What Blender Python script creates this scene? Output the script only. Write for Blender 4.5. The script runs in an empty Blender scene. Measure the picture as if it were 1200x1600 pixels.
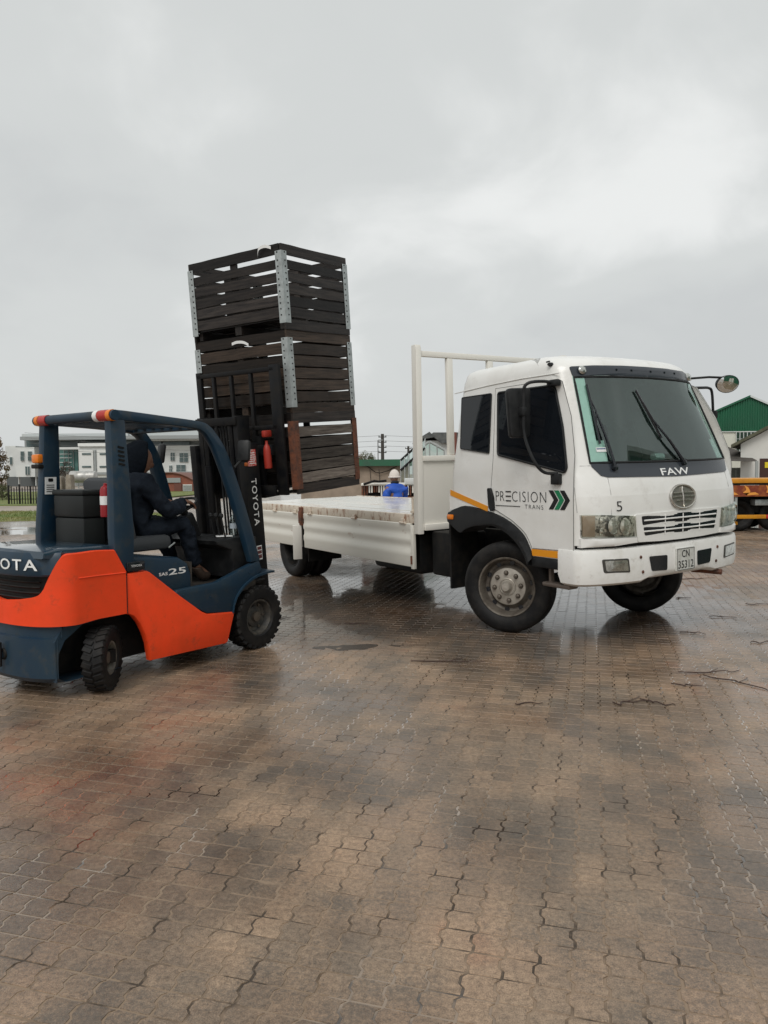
import bpy, bmesh, math, random
from mathutils import Vector, Matrix, noise
R_=math.radians
scene=bpy.context.scene
COL=scene.collection
random.seed(7)
# ------------------------------------------------------------------ camera
CAM_H=1.65; F_PX=1150.0
pitch=math.atan(60/F_PX); roll=R_(.5)
cam_d=bpy.data.cameras.new('camera'); cam=bpy.data.objects.new('camera',cam_d); COL.objects.link(cam)
cam_d.sensor_fit='VERTICAL'; cam_d.sensor_height=24.0; cam_d.lens=24.0*F_PX/1600.0
cam_d.clip_start=.05; cam_d.clip_end=2000
_F=Vector((0,math.cos(pitch),-math.sin(pitch))); _U=Vector((0,math.sin(pitch),math.cos(pitch))); _R=Vector((1,0,0))
_r=_R*math.cos(roll)-_U*math.sin(roll); _u=_R*math.sin(roll)+_U*math.cos(roll)
cam.matrix_world=Matrix(((_r.x,_u.x,-_F.x,0),(_r.y,_u.y,-_F.y,0),(_r.z,_u.z,-_F.z,CAM_H),(0,0,0,1)))
scene.camera=cam
# ------------------------------------------------------------------ world: overcast sky
SUN_EL=R_(48); SUN_AZ=R_(197)          # azimuth clockwise from +Y
world=bpy.data.worlds.new('World'); scene.world=world; world.use_nodes=True
nt=world.node_tree; N=nt.nodes; L=nt.links; N.clear()
out=N.new('ShaderNodeOutputWorld'); bg=N.new('ShaderNodeBackground'); L.new(bg.outputs[0],out.inputs[0])
sky=N.new('ShaderNodeTexSky'); sky.sky_type='NISHITA'; sky.sun_disc=False; sky.sun_elevation=SUN_EL; sky.sun_rotation=SUN_AZ
sky.air_density=1.0; sky.dust_density=4.0
hsv=N.new('ShaderNodeHueSaturation'); hsv.inputs['Saturation'].default_value=.35; hsv.inputs['Value'].default_value=.1
L.new(sky.outputs[0],hsv.inputs['Color'])
tc=N.new('ShaderNodeTexCoord'); sep=N.new('ShaderNodeSeparateXYZ'); L.new(tc.outputs['Generated'],sep.inputs[0])
def wm(op,a,b):
    n=N.new('ShaderNodeMath'); n.operation=op
    for i,x in enumerate((a,b)):
        if isinstance(x,(int,float)): n.inputs[i].default_value=x
        else: L.new(x,n.inputs[i])
    return n.outputs[0]
zz=wm('ADD',wm('MAXIMUM',sep.outputs[2],0.0),.42)
comb=N.new('ShaderNodeCombineXYZ'); L.new(wm('DIVIDE',sep.outputs[0],zz),comb.inputs[0]); L.new(wm('DIVIDE',sep.outputs[1],zz),comb.inputs[1])
def wnoise(scale,detail,rough,off,dist=0.0):
    mp=N.new('ShaderNodeMapping'); mp.inputs['Location'].default_value=off; L.new(comb.outputs[0],mp.inputs[0])
    n=N.new('ShaderNodeTexNoise'); n.inputs['Scale'].default_value=scale; n.inputs['Detail'].default_value=detail
    n.inputs['Roughness'].default_value=rough; n.inputs['Distortion'].default_value=dist
    L.new(mp.outputs[0],n.inputs['Vector']); return n.outputs['Fac']
n1=wnoise(1.0,4,.50,(16.995,17.944,0),.25); n2=wnoise(3.6,5,.55,(7.1,4.2,0),.4)
mix=wm('ADD',wm('MULTIPLY',n1,.74),wm('MULTIPLY',n2,.26))
ramp=N.new('ShaderNodeValToRGB'); L.new(mix,ramp.inputs[0])
ramp.color_ramp.interpolation='EASE'
e=ramp.color_ramp.elements
e[0].position=.34; e[0].color=(.485,.502,.504,1)
e[1].position=.64; e[1].color=(.70,.712,.704,1)
m=e.new(.5); m.color=(.545,.563,.558,1)
mx=N.new('ShaderNodeMix'); mx.data_type='RGBA'; mx.inputs[0].default_value=.93
L.new(hsv.outputs[0],mx.inputs[6]); L.new(ramp.outputs[0],mx.inputs[7])
L.new(mx.outputs[2],bg.inputs['Color']); bg.inputs['Strength'].default_value=1.0
# ------------------------------------------------------------------ sun behind the cloud
sd=bpy.data.lights.new('sun','SUN'); sd.energy=1.2; sd.angle=R_(30); sd.color=(1,.965,.92)
sun=bpy.data.objects.new('sun',sd); COL.objects.link(sun)
_sv=Vector((math.sin(SUN_AZ)*math.cos(SUN_EL),math.cos(SUN_AZ)*math.cos(SUN_EL),math.sin(SUN_EL)))
sun.rotation_euler=(-_sv).to_track_quat('-Z','Y').to_euler(); sun.location=(0,0,30)
vs=scene.view_settings
scene.display_settings.display_device='sRGB'
vs.view_transform='Standard'; vs.look='None'; vs.exposure=.31; vs.gamma=1.0; vs.use_curve_mapping=False
scene.cycles.max_bounces=6; scene.cycles.transparent_max_bounces=12
scene.cycles.use_denoising=True
# ------------------------------------------------------------------ helpers
def empty(name,loc=(0,0,0),rot=(0,0,0),parent=None):
    o=bpy.data.objects.new(name,None); COL.objects.link(o); o.location=loc; o.rotation_euler=rot; o.empty_display_size=.2
    if parent is not None: o.parent=parent
    return o
def tag(o,label=None,cat=None,group=None,kind=None):
    if label: o['label']=label
    if cat: o['category']=cat
    if group: o['group']=group
    if kind: o['kind']=kind
    return o
def mesh_obj(name,me,mat=None,parent=None,loc=None,rot=None):
    o=bpy.data.objects.new(name,me); COL.objects.link(o)
    if mat is not None and not me.materials: me.materials.append(mat)
    if parent is not None: o.parent=parent
    if loc is not None: o.location=loc
    if rot is not None: o.rotation_euler=rot
    return o
def copy_tree(o,parent=None):
    c=o.copy(); COL.objects.link(c); c.parent=parent
    for ch in list(o.children): copy_tree(ch,c)
    return c
class MB:
    def __init__(s): s.bm=bmesh.new()
    def box(s,c,d,rot=None,bevel=0,seg=2):
        g=bmesh.ops.create_cube(s.bm,size=1.0); vs_=g['verts']
        M=Matrix.Translation(Vector(c))
        if rot is not None: M=M@(rot if isinstance(rot,Matrix) else __import__('mathutils').Euler(rot).to_matrix().to_4x4())
        M=M@Matrix.Diagonal((d[0],d[1],d[2],1))
        bmesh.ops.transform(s.bm,matrix=M,verts=vs_)
        if bevel:
            es=list({e for v in vs_ for e in v.link_edges})
            bmesh.ops.bevel(s.bm,geom=es,offset=bevel,segments=seg,affect='EDGES',profile=.5)
        return s
    def b2(s,lo,hi,bevel=0,seg=2):
        return s.box([(a+b)/2 for a,b in zip(lo,hi)],[abs(b-a) for a,b in zip(lo,hi)],None,bevel,seg)
    def prism(s,poly,f,h0,h1,bevel=0):
        """poly 2D, f(p,q,h)->xyz"""
        A=[s.bm.verts.new(f(p,q,h0)) for p,q in poly]; B=[s.bm.verts.new(f(p,q,h1)) for p,q in poly]
        n=len(poly); fs=[s.bm.faces.new(A[::-1]),s.bm.faces.new(B)]
        for i in range(n): fs.append(s.bm.faces.new((A[i],A[(i+1)%n],B[(i+1)%n],B[i])))
        bmesh.ops.recalc_face_normals(s.bm,faces=fs)
        if bevel:
            es=list({e for fc in fs[:2] for e in fc.edges})
            bmesh.ops.bevel(s.bm,geom=es,offset=bevel,segments=2,affect='EDGES',profile=.5)
        return s
    def tube(s,pts,r,n=8,closed=False):
        pts=[Vector(p) for p in pts]; m=len(pts); rs=r if isinstance(r,(list,tuple)) else [r]*m
        rings=[]; up=None
        for i,p in enumerate(pts):
            if closed: t=(pts[(i+1)%m]-pts[i-1])
            else: t=pts[min(i+1,m-1)]-pts[max(i-1,0)]
            t.normalize()
            if up is None:
                up=Vector((0,0,1)) if abs(t.z)<.9 else Vector((1,0,0))
            up=(up-t*up.dot(t)); 
            if up.length<1e-5: up=t.orthogonal()
            up.normalize(); sd_=t.cross(up)
            rings.append([s.bm.verts.new(p+rs[i]*(math.cos(2*math.pi*k/n)*up+math.sin(2*math.pi*k/n)*sd_)) for k in range(n)])
        rng=range(m) if closed else range(m-1)
        for i in rng:
            A,B=rings[i],rings[(i+1)%m]
            for k in range(n): s.bm.faces.new((A[k],A[(k+1)%n],B[(k+1)%n],B[k]))
        if not closed:
            s.bm.faces.new(rings[0][::-1]); s.bm.faces.new(rings[-1])
        return s
    def lathe(s,prof,n=32,M=None,a0=0,a1=2*math.pi,cap=False):
        """prof list of (r,h) about local Z"""
        full=abs(a1-a0-2*math.pi)<1e-6; cnt=n if full else n+1
        rings=[]; new=[]
        for k in range(cnt):
            a=a0+(a1-a0)*k/n
            rg=[s.bm.verts.new((r*math.cos(a),r*math.sin(a),h)) for r,h in prof]; rings.append(rg); new+=rg
        for k in range(n):
            A,B=rings[k],rings[(k+1)%cnt]
            for j in range(len(prof)-1):
                try: s.bm.faces.new((A[j],B[j],B[j+1],A[j+1]))
                except ValueError: pass
        if M is not None: bmesh.ops.transform(s.bm,matrix=M,verts=new)
        return s
    def grid(s,rows,closed=False):
        V=[[s.bm.verts.new(p) for p in r] for r in rows]
        for A,B in zip(V,V[1:]):
            n=len(A)
            for k in range(n if closed else n-1): s.bm.faces.new((A[k],A[(k+1)%n],B[(k+1)%n],B[k]))
        return V
    def patch(s,poly,f,off,thick,rings=3,back=True):
        """raised patch on a curved surface: f(p,q,off)->xyz"""
        cx_=sum(p for p,q in poly)/len(poly); cy_=sum(q for p,q in poly)/len(poly); n=len(poly)
        prev=[s.bm.verts.new(f(p,q,off)) for p,q in poly]; fs=[]
        for k in range(rings+1):
            t=1-k/(rings+.6)
            cur=[s.bm.verts.new(f(cx_+(p-cx_)*t,cy_+(q-cy_)*t,off+thick)) for p,q in poly]
            for i in range(n): fs.append(s.bm.faces.new((prev[i],prev[(i+1)%n],cur[(i+1)%n],cur[i])))
            prev=cur
        fs.append(s.bm.faces.new(prev))
        bmesh.ops.recalc_face_normals(s.bm,faces=fs)
        return s
    def build(s,name,mat=None,parent=None,smooth=35,loc=None,rot=None,merge=1e-5,recalc=False):
        if merge: bmesh.ops.remove_doubles(s.bm,verts=s.bm.verts,dist=merge)
        if recalc: bmesh.ops.recalc_face_normals(s.bm,faces=s.bm.faces)
        me=bpy.data.meshes.new(name); 
        if smooth:
            for fc in s.bm.faces: fc.smooth=True
        s.bm.to_mesh(me); s.bm.free()
        if smooth: me.set_sharp_from_angle(angle=R_(smooth))
        return mesh_obj(name,me,mat,parent,loc,rot)
def round_poly(poly,r,n=4):
    out_=[]; m=len(poly)
    for i in range(m):
        p0,p1,p2=(Vector(poly[i-1]),Vector(poly[i]),Vector(poly[(i+1)%m]))
        a=(p0-p1); b=(p2-p1); rr=min(r,a.length*.45,b.length*.45)
        A=p1+a.normalized()*rr; B=p1+b.normalized()*rr
        for k in range(n+1):
            t=k/n; q=A*(1-t)**2+p1*2*t*(1-t)+B*t*t; out_.append((q.x,q.y))
    return out_
def spline(pts,n=6):
    """Catmull-Rom through pts"""
    P=[Vector(p) for p in pts]; P=[P[0]*2-P[1]]+P+[P[-1]*2-P[-2]]; o=[]
    for i in range(1,len(P)-2):
        for k in range(n):
            t=k/n; a,b,c,d=P[i-1],P[i],P[i+1],P[i+2]
            o.append(.5*((2*b)+(c-a)*t+(2*a-5*b+4*c-d)*t*t+(3*b-a-3*c+d)*t**3))
    o.append(P[-2]); return o
def text_verts(body,offset=0.0,extrude=0.0,spacing=1.0,shear=0.0):
    cu=bpy.data.curves.new('lettering','FONT'); cu.body=body; cu.size=1; cu.offset=offset; cu.extrude=extrude; cu.space_character=spacing
    cu.resolution_u=3; cu.shear=shear
    o=bpy.data.objects.new('lettering',cu); COL.objects.link(o)
    bpy.context.view_layer.update()
    dg=bpy.context.evaluated_depsgraph_get()
    me=bpy.data.meshes.new_from_object(o.evaluated_get(dg))
    bpy.data.objects.remove(o); bpy.data.curves.remove(cu)
    return me
def lettering(name,body,x0,x1,y0,y1,f,mat,parent,offset=0.0,spacing=1.0,shear=0.0):
    """flat letters fitted to the box x0..x1,y0..y1 then mapped by f(x,y)->xyz"""
    me=text_verts(body,offset,0,spacing,shear); xs=[v.co.x for v in me.vertices]; ys=[v.co.y for v in me.vertices]
    ax,bx,ay,by=min(xs),max(xs),min(ys),max(ys)
    for v in me.vertices:
        v.co=f(x0+(v.co.x-ax)/(bx-ax)*(x1-x0), y0+(v.co.y-ay)/(by-ay)*(y1-y0))
    me.materials.clear(); me.name=name
    return mesh_obj(name,me,mat,parent)
# ------------------------------------------------------------------ materials
MATS={}
def mat(name,col,rough=.5,metal=0.0,col2=None,scale=6.0,lo=.4,hi=.65,detail=6,bump=0.0,bscale=40.0,rough2=None,spec=.5,stretch=(1,1,1),coat=0.0,coords='Object',grime=None):
    if name in MATS: return MATS[name]
    m=bpy.data.materials.new(name); m.use_nodes=True; nt=m.node_tree; n=nt.nodes; l=nt.links
    p=n['Principled BSDF']; p.inputs['Base Color'].default_value=(*col,1); p.inputs['Roughness'].default_value=rough
    p.inputs['Metallic'].default_value=metal; p.inputs['Specular IOR Level'].default_value=spec; p.inputs['Coat Weight'].default_value=coat
    if col2 is not None or bump or rough2 is not None:
        t=n.new('ShaderNodeTexCoord'); mp=n.new('ShaderNodeMapping'); mp.inputs['Scale'].default_value=stretch
        l.new(t.outputs[coords],mp.inputs[0])
        nz=n.new('ShaderNodeTexNoise'); nz.inputs['Scale'].default_value=scale; nz.inputs['Detail'].default_value=detail; nz.inputs['Roughness'].default_value=.6
        l.new(mp.outputs[0],nz.inputs['Vector'])
        mr=n.new('ShaderNodeMapRange'); mr.inputs['From Min'].default_value=lo; mr.inputs['From Max'].default_value=hi; l.new(nz.outputs['Fac'],mr.inputs['Value'])
        if col2 is not None:
            mxx=n.new('ShaderNodeMix'); mxx.data_type='RGBA'; mxx.inputs[6].default_value=(*col,1); mxx.inputs[7].default_value=(*col2,1)
            l.new(mr.outputs[0],mxx.inputs[0]); l.new(mxx.outputs[2],p.inputs['Base Color'])
        if rough2 is not None:
            m2=n.new('ShaderNodeMapRange'); m2.inputs['To Min'].default_value=rough; m2.inputs['To Max'].default_value=rough2
            l.new(mr.outputs[0],m2.inputs['Value']); l.new(m2.outputs[0],p.inputs['Roughness'])
        if bump:
            nb=n.new('ShaderNodeTexNoise'); nb.inputs['Scale'].default_value=bscale; nb.inputs['Detail'].default_value=4; l.new(mp.outputs[0],nb.inputs['Vector'])
            b=n.new('ShaderNodeBump'); b.inputs['Strength'].default_value=bump; b.inputs['Distance'].default_value=.01
            l.new(nb.outputs['Fac'],b.inputs['Height']); l.new(b.outputs[0],p.inputs['Normal'])
    if grime is not None:
        gc,gth,gsc,gst=grime
        t=n.new('ShaderNodeTexCoord'); g1=n.new('ShaderNodeTexNoise'); g1.inputs['Scale'].default_value=gsc; g1.inputs['Detail'].default_value=9; g1.inputs['Roughness'].default_value=.72; l.new(t.outputs['Object'],g1.inputs['Vector'])
        g2=n.new('ShaderNodeMapRange'); g2.inputs['From Min'].default_value=gth; g2.inputs['From Max'].default_value=gth+.16; g2.inputs['To Max'].default_value=gst; l.new(g1.outputs['Fac'],g2.inputs['Value'])
        g3=n.new('ShaderNodeMix'); g3.data_type='RGBA'; g3.inputs[7].default_value=(*gc,1); l.new(g2.outputs[0],g3.inputs[0])
        src=p.inputs['Base Color'].links
        if src: l.new(src[0].from_socket,g3.inputs[6])
        else: g3.inputs[6].default_value=(*col,1)
        l.new(g3.outputs[2],p.inputs['Base Color'])
        g4=n.new('ShaderNodeMath'); g4.operation='MULTIPLY_ADD'; l.new(g2.outputs[0],g4.inputs[0]); g4.inputs[1].default_value=.35
        rs=p.inputs['Roughness'].links
        if rs: l.new(rs[0].from_socket,g4.inputs[2])
        else: g4.inputs[2].default_value=rough
        l.new(g4.outputs[0],p.inputs['Roughness'])
    MATS[name]=m; return m
def glass_mat(name,tint,rough=.02,fac=.25,ior=1.45):
    """thin pane: mirror-like coat over a tinted see-through sheet"""
    m=bpy.data.materials.new(name); m.use_nodes=True; nt=m.node_tree; n=nt.nodes; l=nt.links; n.clear()
    o=n.new('ShaderNodeOutputMaterial'); t=n.new('ShaderNodeBsdfTransparent'); t.inputs[0].default_value=(*tint,1)
    g=n.new('ShaderNodeBsdfGlossy'); g.inputs['Roughness'].default_value=rough; g.inputs['Color'].default_value=(.84,.95,.92,1)
    fr=n.new('ShaderNodeFresnel'); fr.inputs['IOR'].default_value=ior
    ad=n.new('ShaderNodeMath'); ad.operation='ADD'; ad.inputs[1].default_value=fac; ad.use_clamp=True; l.new(fr.outputs[0],ad.inputs[0])
    x=n.new('ShaderNodeMixShader'); l.new(ad.outputs[0],x.inputs[0]); l.new(t.outputs[0],x.inputs[1]); l.new(g.outputs[0],x.inputs[2]); l.new(x.outputs[0],o.inputs[0])
    MATS[name]=m; return m
M_white=mat('white_paint',(.80,.80,.775),.28,col2=(.70,.69,.65),scale=2.2,lo=.45,hi=.8,coat=.3,rough2=.42,grime=((.46,.43,.38),.56,3.5,.35))
M_bumper=mat('bumper_paint',(.80,.80,.775),.38,col2=(.66,.65,.60),scale=7,lo=.5,hi=.8,grime=((.34,.30,.25),.58,8,.5))
M_black=mat('black_plastic',(.010,.011,.012),.45,col2=(.022,.023,.024),scale=9,rough2=.6,spec=.3)
M_dark=mat('black_steel',(.006,.0065,.007),.55,col2=(.016,.014,.012),scale=12,spec=.22)
M_gloss=mat('gloss_black',(.012,.014,.018),.12)
M_tyre=mat('tyre_rubber',(.008,.008,.0085),.6,col2=(.028,.025,.022),scale=7,lo=.45,hi=.75,bump=.15,bscale=90,spec=.25)
M_navy=mat('navy_paint',(.009,.030,.056),.36,col2=(.015,.035,.054),scale=4,rough2=.5,spec=.4,grime=((.05,.05,.046),.54,8,.6))
M_orange=mat('orange_paint',(.90,.066,.014),.40,col2=(.74,.062,.012),scale=3,lo=.42,hi=.7,rough2=.55,spec=.35,grime=((.20,.06,.03),.56,7,.5))
M_stripe=mat('amber_stripe',(.78,.30,.012),.45)
M_steel=mat('galvanised_steel',(.46,.50,.50),.42,metal=.55,col2=(.34,.37,.37),scale=14,rough2=.55)
M_rust=mat('rusty_steel',(.17,.058,.028),.75,col2=(.07,.035,.025),scale=13,bump=.3,bscale=60)
M_rim=mat('rim_paint',(.17,.15,.125),.45,metal=.35,col2=(.08,.065,.052),scale=10,rough2=.65)
M_chrome=mat('chrome',(.62,.62,.6),.16,metal=1.0,col2=(.4,.4,.38),scale=20)
M_skin=mat('skin',(.23,.12,.08),.5,spec=.4)
M_letter=mat('white_lettering',(.78,.79,.78),.45)
M_ink=mat('black_lettering',(.012,.012,.013),.4)
M_lens=mat('clear_lens',(.62,.63,.60),.12,metal=.85,col2=(.40,.40,.37),scale=18,lo=.42,hi=.6)
M_amber=mat('amber_lens',(.75,.20,.012),.2)
M_red=mat('red_lens',(.42,.018,.012),.25)
G_wind=glass_mat('windscreen_glass',(.70,.92,.86),.012,.085)
G_side=mat('tinted_glass',(.008,.010,.013),.03)
# ================================================================== ground and paving
PV_ANG=R_(15.8); PD=Vector((math.sin(PV_ANG),math.cos(PV_ANG),0)); PE=Vector((math.cos(PV_ANG),-math.sin(PV_ANG),0))
PL=.222; PW=.113; GAP=.0018
def paving_mat():
    m=bpy.data.materials.new('wet_paver'); m.use_nodes=True; nt=m.node_tree; n=nt.nodes; l=nt.links; p=n['Principled BSDF']
    g=n.new('ShaderNodeNewGeometry'); at=n.new('ShaderNodeAttribute'); at.attribute_name='tint'
    def nz(scale,det=4,rg=.55):
        k=n.new('ShaderNodeTexNoise'); k.inputs['Scale'].default_value=scale; k.inputs['Detail'].default_value=det; k.inputs['Roughness'].default_value=rg
        l.new(g.outputs['Position'],k.inputs['Vector']); return k.outputs['Fac']
    def mth(op,a,b,cl=False):
        k=n.new('ShaderNodeMath'); k.operation=op; k.use_clamp=cl
        for i,x in enumerate((a,b)):
            if isinstance(x,(int,float)): k.inputs[i].default_value=x
            else: l.new(x,k.inputs[i])
        return k.outputs[0]
    big=nz(.55,3); mid=nz(2.3,3)
    sel=mth('ADD',mth('ADD',mth('MULTIPLY',big,1.35),mth('MULTIPLY',mid,.75)),mth('MULTIPLY',at.outputs['Fac'],.18))
    r=n.new('ShaderNodeValToRGB'); l.new(mth('SUBTRACT',sel,.68),r.inputs[0]); e=r.color_ramp.elements
    e[0].position=.14; e[0].color=(.142,.115,.089,1)
    e[1].position=.88; e[1].color=(.35,.185,.108,1)
    a=e.new(.36); a.color=(.228,.170,.120,1)
    a=e.new(.52); a.color=(.318,.226,.152,1)
    a=e.new(.70); a.color=(.375,.258,.170,1)
    # fine aggregate speckle
    sp=nz(210,3,.7); s2=nz(46,5,.65)
    mr=n.new('ShaderNodeMapRange'); l.new(mth('ADD',mth('MULTIPLY',sp,.55),mth('MULTIPLY',s2,.45)),mr.inputs['Value'])
    mr.inputs['From Min'].default_value=.36; mr.inputs['From Max'].default_value=.62; mr.inputs['To Min'].default_value=.42; mr.inputs['To Max'].default_value=1.42
    mul=n.new('ShaderNodeMix'); mul.data_type='RGBA'; mul.blend_type='MULTIPLY'; mul.inputs[0].default_value=1
    l.new(r.outputs[0],mul.inputs[6]); cb=n.new('ShaderNodeCombineColor')
    for i in range(3): l.new(mr.outputs[0],cb.inputs[i])
    l.new(cb.outputs[0],mul.inputs[7])
    # grey algae bloom: fine dark specks gathered in patches
    al=n.new('ShaderNodeMapRange'); l.new(mth('ADD',mth('MULTIPLY',nz(1.7,5,.65),.62),mth('MULTIPLY',nz(75,4,.75),.38)),al.inputs['Value']); al.inputs['From Min'].default_value=.50; al.inputs['From Max'].default_value=.60; al.inputs['To Max'].default_value=.62
    ag=n.new('ShaderNodeMix'); ag.data_type='RGBA'; l.new(al.outputs[0],ag.inputs[0]); l.new(mul.outputs[2],ag.inputs[6]); ag.inputs[7].default_value=(.088,.082,.072,1)
    # damp patches are darker and shinier
    wet=n.new('ShaderNodeMapRange'); l.new(nz(.9,5,.6),wet.inputs['Value']); wet.inputs['From Min'].default_value=.40; wet.inputs['From Max'].default_value=.60
    dk=n.new('ShaderNodeMix'); dk.data_type='RGBA'; dk.blend_type='MULTIPLY'; l.new(mth('MULTIPLY',wet.outputs[0],.8),dk.inputs[0])
    l.new(ag.outputs[2],dk.inputs[6]); dk.inputs[7].default_value=(.60,.54,.50,1)
    # truck's shade painted into the blocks as darker colour, plus a glossier wet coat
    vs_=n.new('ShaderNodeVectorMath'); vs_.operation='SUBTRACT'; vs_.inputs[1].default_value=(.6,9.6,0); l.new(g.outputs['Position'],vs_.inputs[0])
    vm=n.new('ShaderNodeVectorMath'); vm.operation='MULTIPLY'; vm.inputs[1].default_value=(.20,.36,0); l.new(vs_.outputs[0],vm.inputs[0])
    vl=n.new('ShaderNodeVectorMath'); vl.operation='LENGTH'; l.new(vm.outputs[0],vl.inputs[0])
    shade_wet=n.new('ShaderNodeMapRange'); shade_wet.inputs['From Min'].default_value=1.15; shade_wet.inputs['From Max'].default_value=.65; l.new(mth('ADD',vl.outputs['Value'],mth('MULTIPLY',mth('SUBTRACT',nz(1.1,5,.6),.5),1.1)),shade_wet.inputs['Value'])
    d2=n.new('ShaderNodeMix'); d2.data_type='RGBA'; d2.blend_type='MULTIPLY'; l.new(shade_wet.outputs[0],d2.inputs[0]); l.new(dk.outputs[2],d2.inputs[6]); d2.inputs[7].default_value=(.46,.42,.39,1)
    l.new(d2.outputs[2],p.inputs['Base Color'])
    rr=n.new('ShaderNodeMapRange'); l.new(mth('ADD',mth('MULTIPLY',wet.outputs[0],.7),mth('MULTIPLY',s2,.3)),rr.inputs['Value']); rr.inputs['To Min'].default_value=.44; rr.inputs['To Max'].default_value=.24
    l.new(rr.outputs[0],p.inputs['Roughness']); p.inputs['Specular IOR Level'].default_value=.5
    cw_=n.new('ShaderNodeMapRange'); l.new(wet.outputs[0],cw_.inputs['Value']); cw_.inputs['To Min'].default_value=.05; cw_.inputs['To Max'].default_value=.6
    l.new(mth('MAXIMUM',cw_.outputs[0],mth('MULTIPLY',shade_wet.outputs[0],.95)),p.inputs['Coat Weight'])
    cr_=n.new('ShaderNodeMapRange'); l.new(shade_wet.outputs[0],cr_.inputs['Value']); cr_.inputs['To Min'].default_value=.17; cr_.inputs['To Max'].default_value=.07; l.new(cr_.outputs[0],p.inputs['Coat Roughness']); p.inputs['Coat IOR'].default_value=1.36
    b=n.new('ShaderNodeBump'); b.inputs['Strength'].default_value=.7; b.inputs['Distance'].default_value=.004; l.new(mth('ADD',s2,mth('MULTIPLY',sp,.4)),b.inputs['Height']); l.new(b.outputs[0],p.inputs['Normal'])
    return m
def bed_mat():
    m=bpy.data.materials.new('wet_joint_sand'); m.use_nodes=True; nt=m.node_tree; n=nt.nodes; l=nt.links; p=n['Principled BSDF']
    g=n.new('ShaderNodeNewGeometry'); k=n.new('ShaderNodeTexNoise'); k.inputs['Scale'].default_value=.8; k.inputs['Detail'].default_value=5; l.new(g.outputs['Position'],k.inputs['Vector'])
    mr=n.new('ShaderNodeMapRange'); mr.inputs['From Min'].default_value=.47; mr.inputs['From Max'].default_value=.56
    yy=n.new('ShaderNodeSeparateXYZ'); l.new(g.outputs['Position'],yy.inputs[0]); yr=n.new('ShaderNodeMapRange'); yr.inputs['From Min'].default_value=4.2; yr.inputs['From Max'].default_value=7.5; yr.inputs['To Max'].default_value=.16; l.new(yy.outputs[1],yr.inputs['Value'])
    ya=n.new('ShaderNodeMath'); ya.operation='ADD'; l.new(k.outputs['Fac'],ya.inputs[0]); l.new(yr.outputs[0],ya.inputs[1]); l.new(ya.outputs[0],mr.inputs['Value'])
    l.new(mr.outputs[0],p.inputs['Coat Weight'])
    r=n.new('ShaderNodeMapRange'); r.inputs['To Min'].default_value=.7; r.inputs['To Max'].default_value=.03; l.new(mr.outputs[0],r.inputs['Value']); l.new(r.outputs[0],p.inputs['Roughness'])
    k2=n.new('ShaderNodeTexNoise'); k2.inputs['Scale'].default_value=5.5; k2.inputs['Detail'].default_value=4; l.new(g.outputs['Position'],k2.inputs['Vector'])
    m2=n.new('ShaderNodeMapRange'); m2.inputs['From Min'].default_value=.38; m2.inputs['From Max'].default_value=.50; l.new(k2.outputs['Fac'],m2.inputs['Value'])
    x2=n.new('ShaderNodeMix'); x2.data_type='RGBA'; x2.inputs[6].default_value=(.055,.040,.028,1); x2.inputs[7].default_value=(.250,.182,.125,1); l.new(m2.outputs[0],x2.inputs[0]); l.new(x2.outputs[2],p.inputs['Base Color']); p.inputs['Specular IOR Level'].default_value=.5; p.inputs['Coat Roughness'].default_value=.05
    return m
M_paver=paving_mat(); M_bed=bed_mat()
def zig(y):
    t=(y/(PL/2))%1.0; a=.0085
    if t<.34: return a
    if t<.5: return a-2*a*(t-.34)/.16
    if t<.84: return -a
    return -a+2*a*(t-.84)/.16
def half_outline(y0,y1,ginset0,ginset1):
    ys=[y0+ginset0]+[y for y in (y0+.34*PL/2,y0+.5*PL/2,y0+.84*PL/2)]+[y1-ginset1]
    hw=PW/2-GAP
    Rr=[(zig(y)+hw,y) for y in ys]; Ll=[(zig(y)-hw,y) for y in reversed(ys)]
    return Rr+Ll
def paver_polys():
    """two half-tops with a pressed dummy groove between; returns verts,faces"""
    V=[];Fc=[]
    for (y0,y1,g0,g1) in ((-PL/2,0,GAP,.0012),(0,PL/2,.0012,GAP)):
        o=half_outline(y0,y1,g0,g1); n=len(o); cx_=sum(p[0] for p in o)/n; cy_=sum(p[1] for p in o)/n
        b=len(V); dz=-.009
        for x,y in o: V.append((x,y,dz))
        ch=.0036
        for x,y in o:
            sx=1-ch/(PW/2); sy=1-ch/(PL/4)
            V.append((cx_+(x-cx_)*sx,cy_+(y-cy_)*sy,0))
        for i in range(n): Fc.append((b+i,b+(i+1)%n,b+n+(i+1)%n,b+n+i))
        Fc.append(tuple(range(b+n,b+2*n)))
    return V,Fc
PVV,PVF=paver_polys()
# bed sheet (seen in the joints) is the paving itself
def sheet(name,pts,z,mat_,kind='structure',parent=None):
    me=bpy.data.meshes.new(name); me.from_pydata([(x,y,z) for x,y in pts],[],[tuple(range(len(pts)))]); me.update()
    o=mesh_obj(name,me,mat_,parent)
    if kind: o['kind']=kind
    return o
M_dirt=mat('bare_ground',(.24,.19,.15),.8,col2=(.33,.29,.25),scale=.12,coords='Object',lo=.4,hi=.6,rough2=.5)
ground=sheet('ground',[(-900,-300),(900,-300),(900,1500),(-900,1500)],-.10,M_dirt)
paving=sheet('paving',[(-40,-12),(60,-12),(60,24),(-40,24)],-.0020,M_bed)
tag(paving,'wet brown interlocking block paving of the yard')
rng=random.Random(3)
cells=[]
i0,i1=-150,200; j0,j1=-10,120
for i in range(i0,i1):
    for j in range(j0,j1):
        c=PE*(i*PW)+PD*((j+.5*(i%2))*PL)
        x,y=c.x,c.y
        if y<.8 or y>21 or abs(x)>.56*y+1.3: continue
        cells.append((y*y+x*x,i,j,x,y))
cells.sort()
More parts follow.
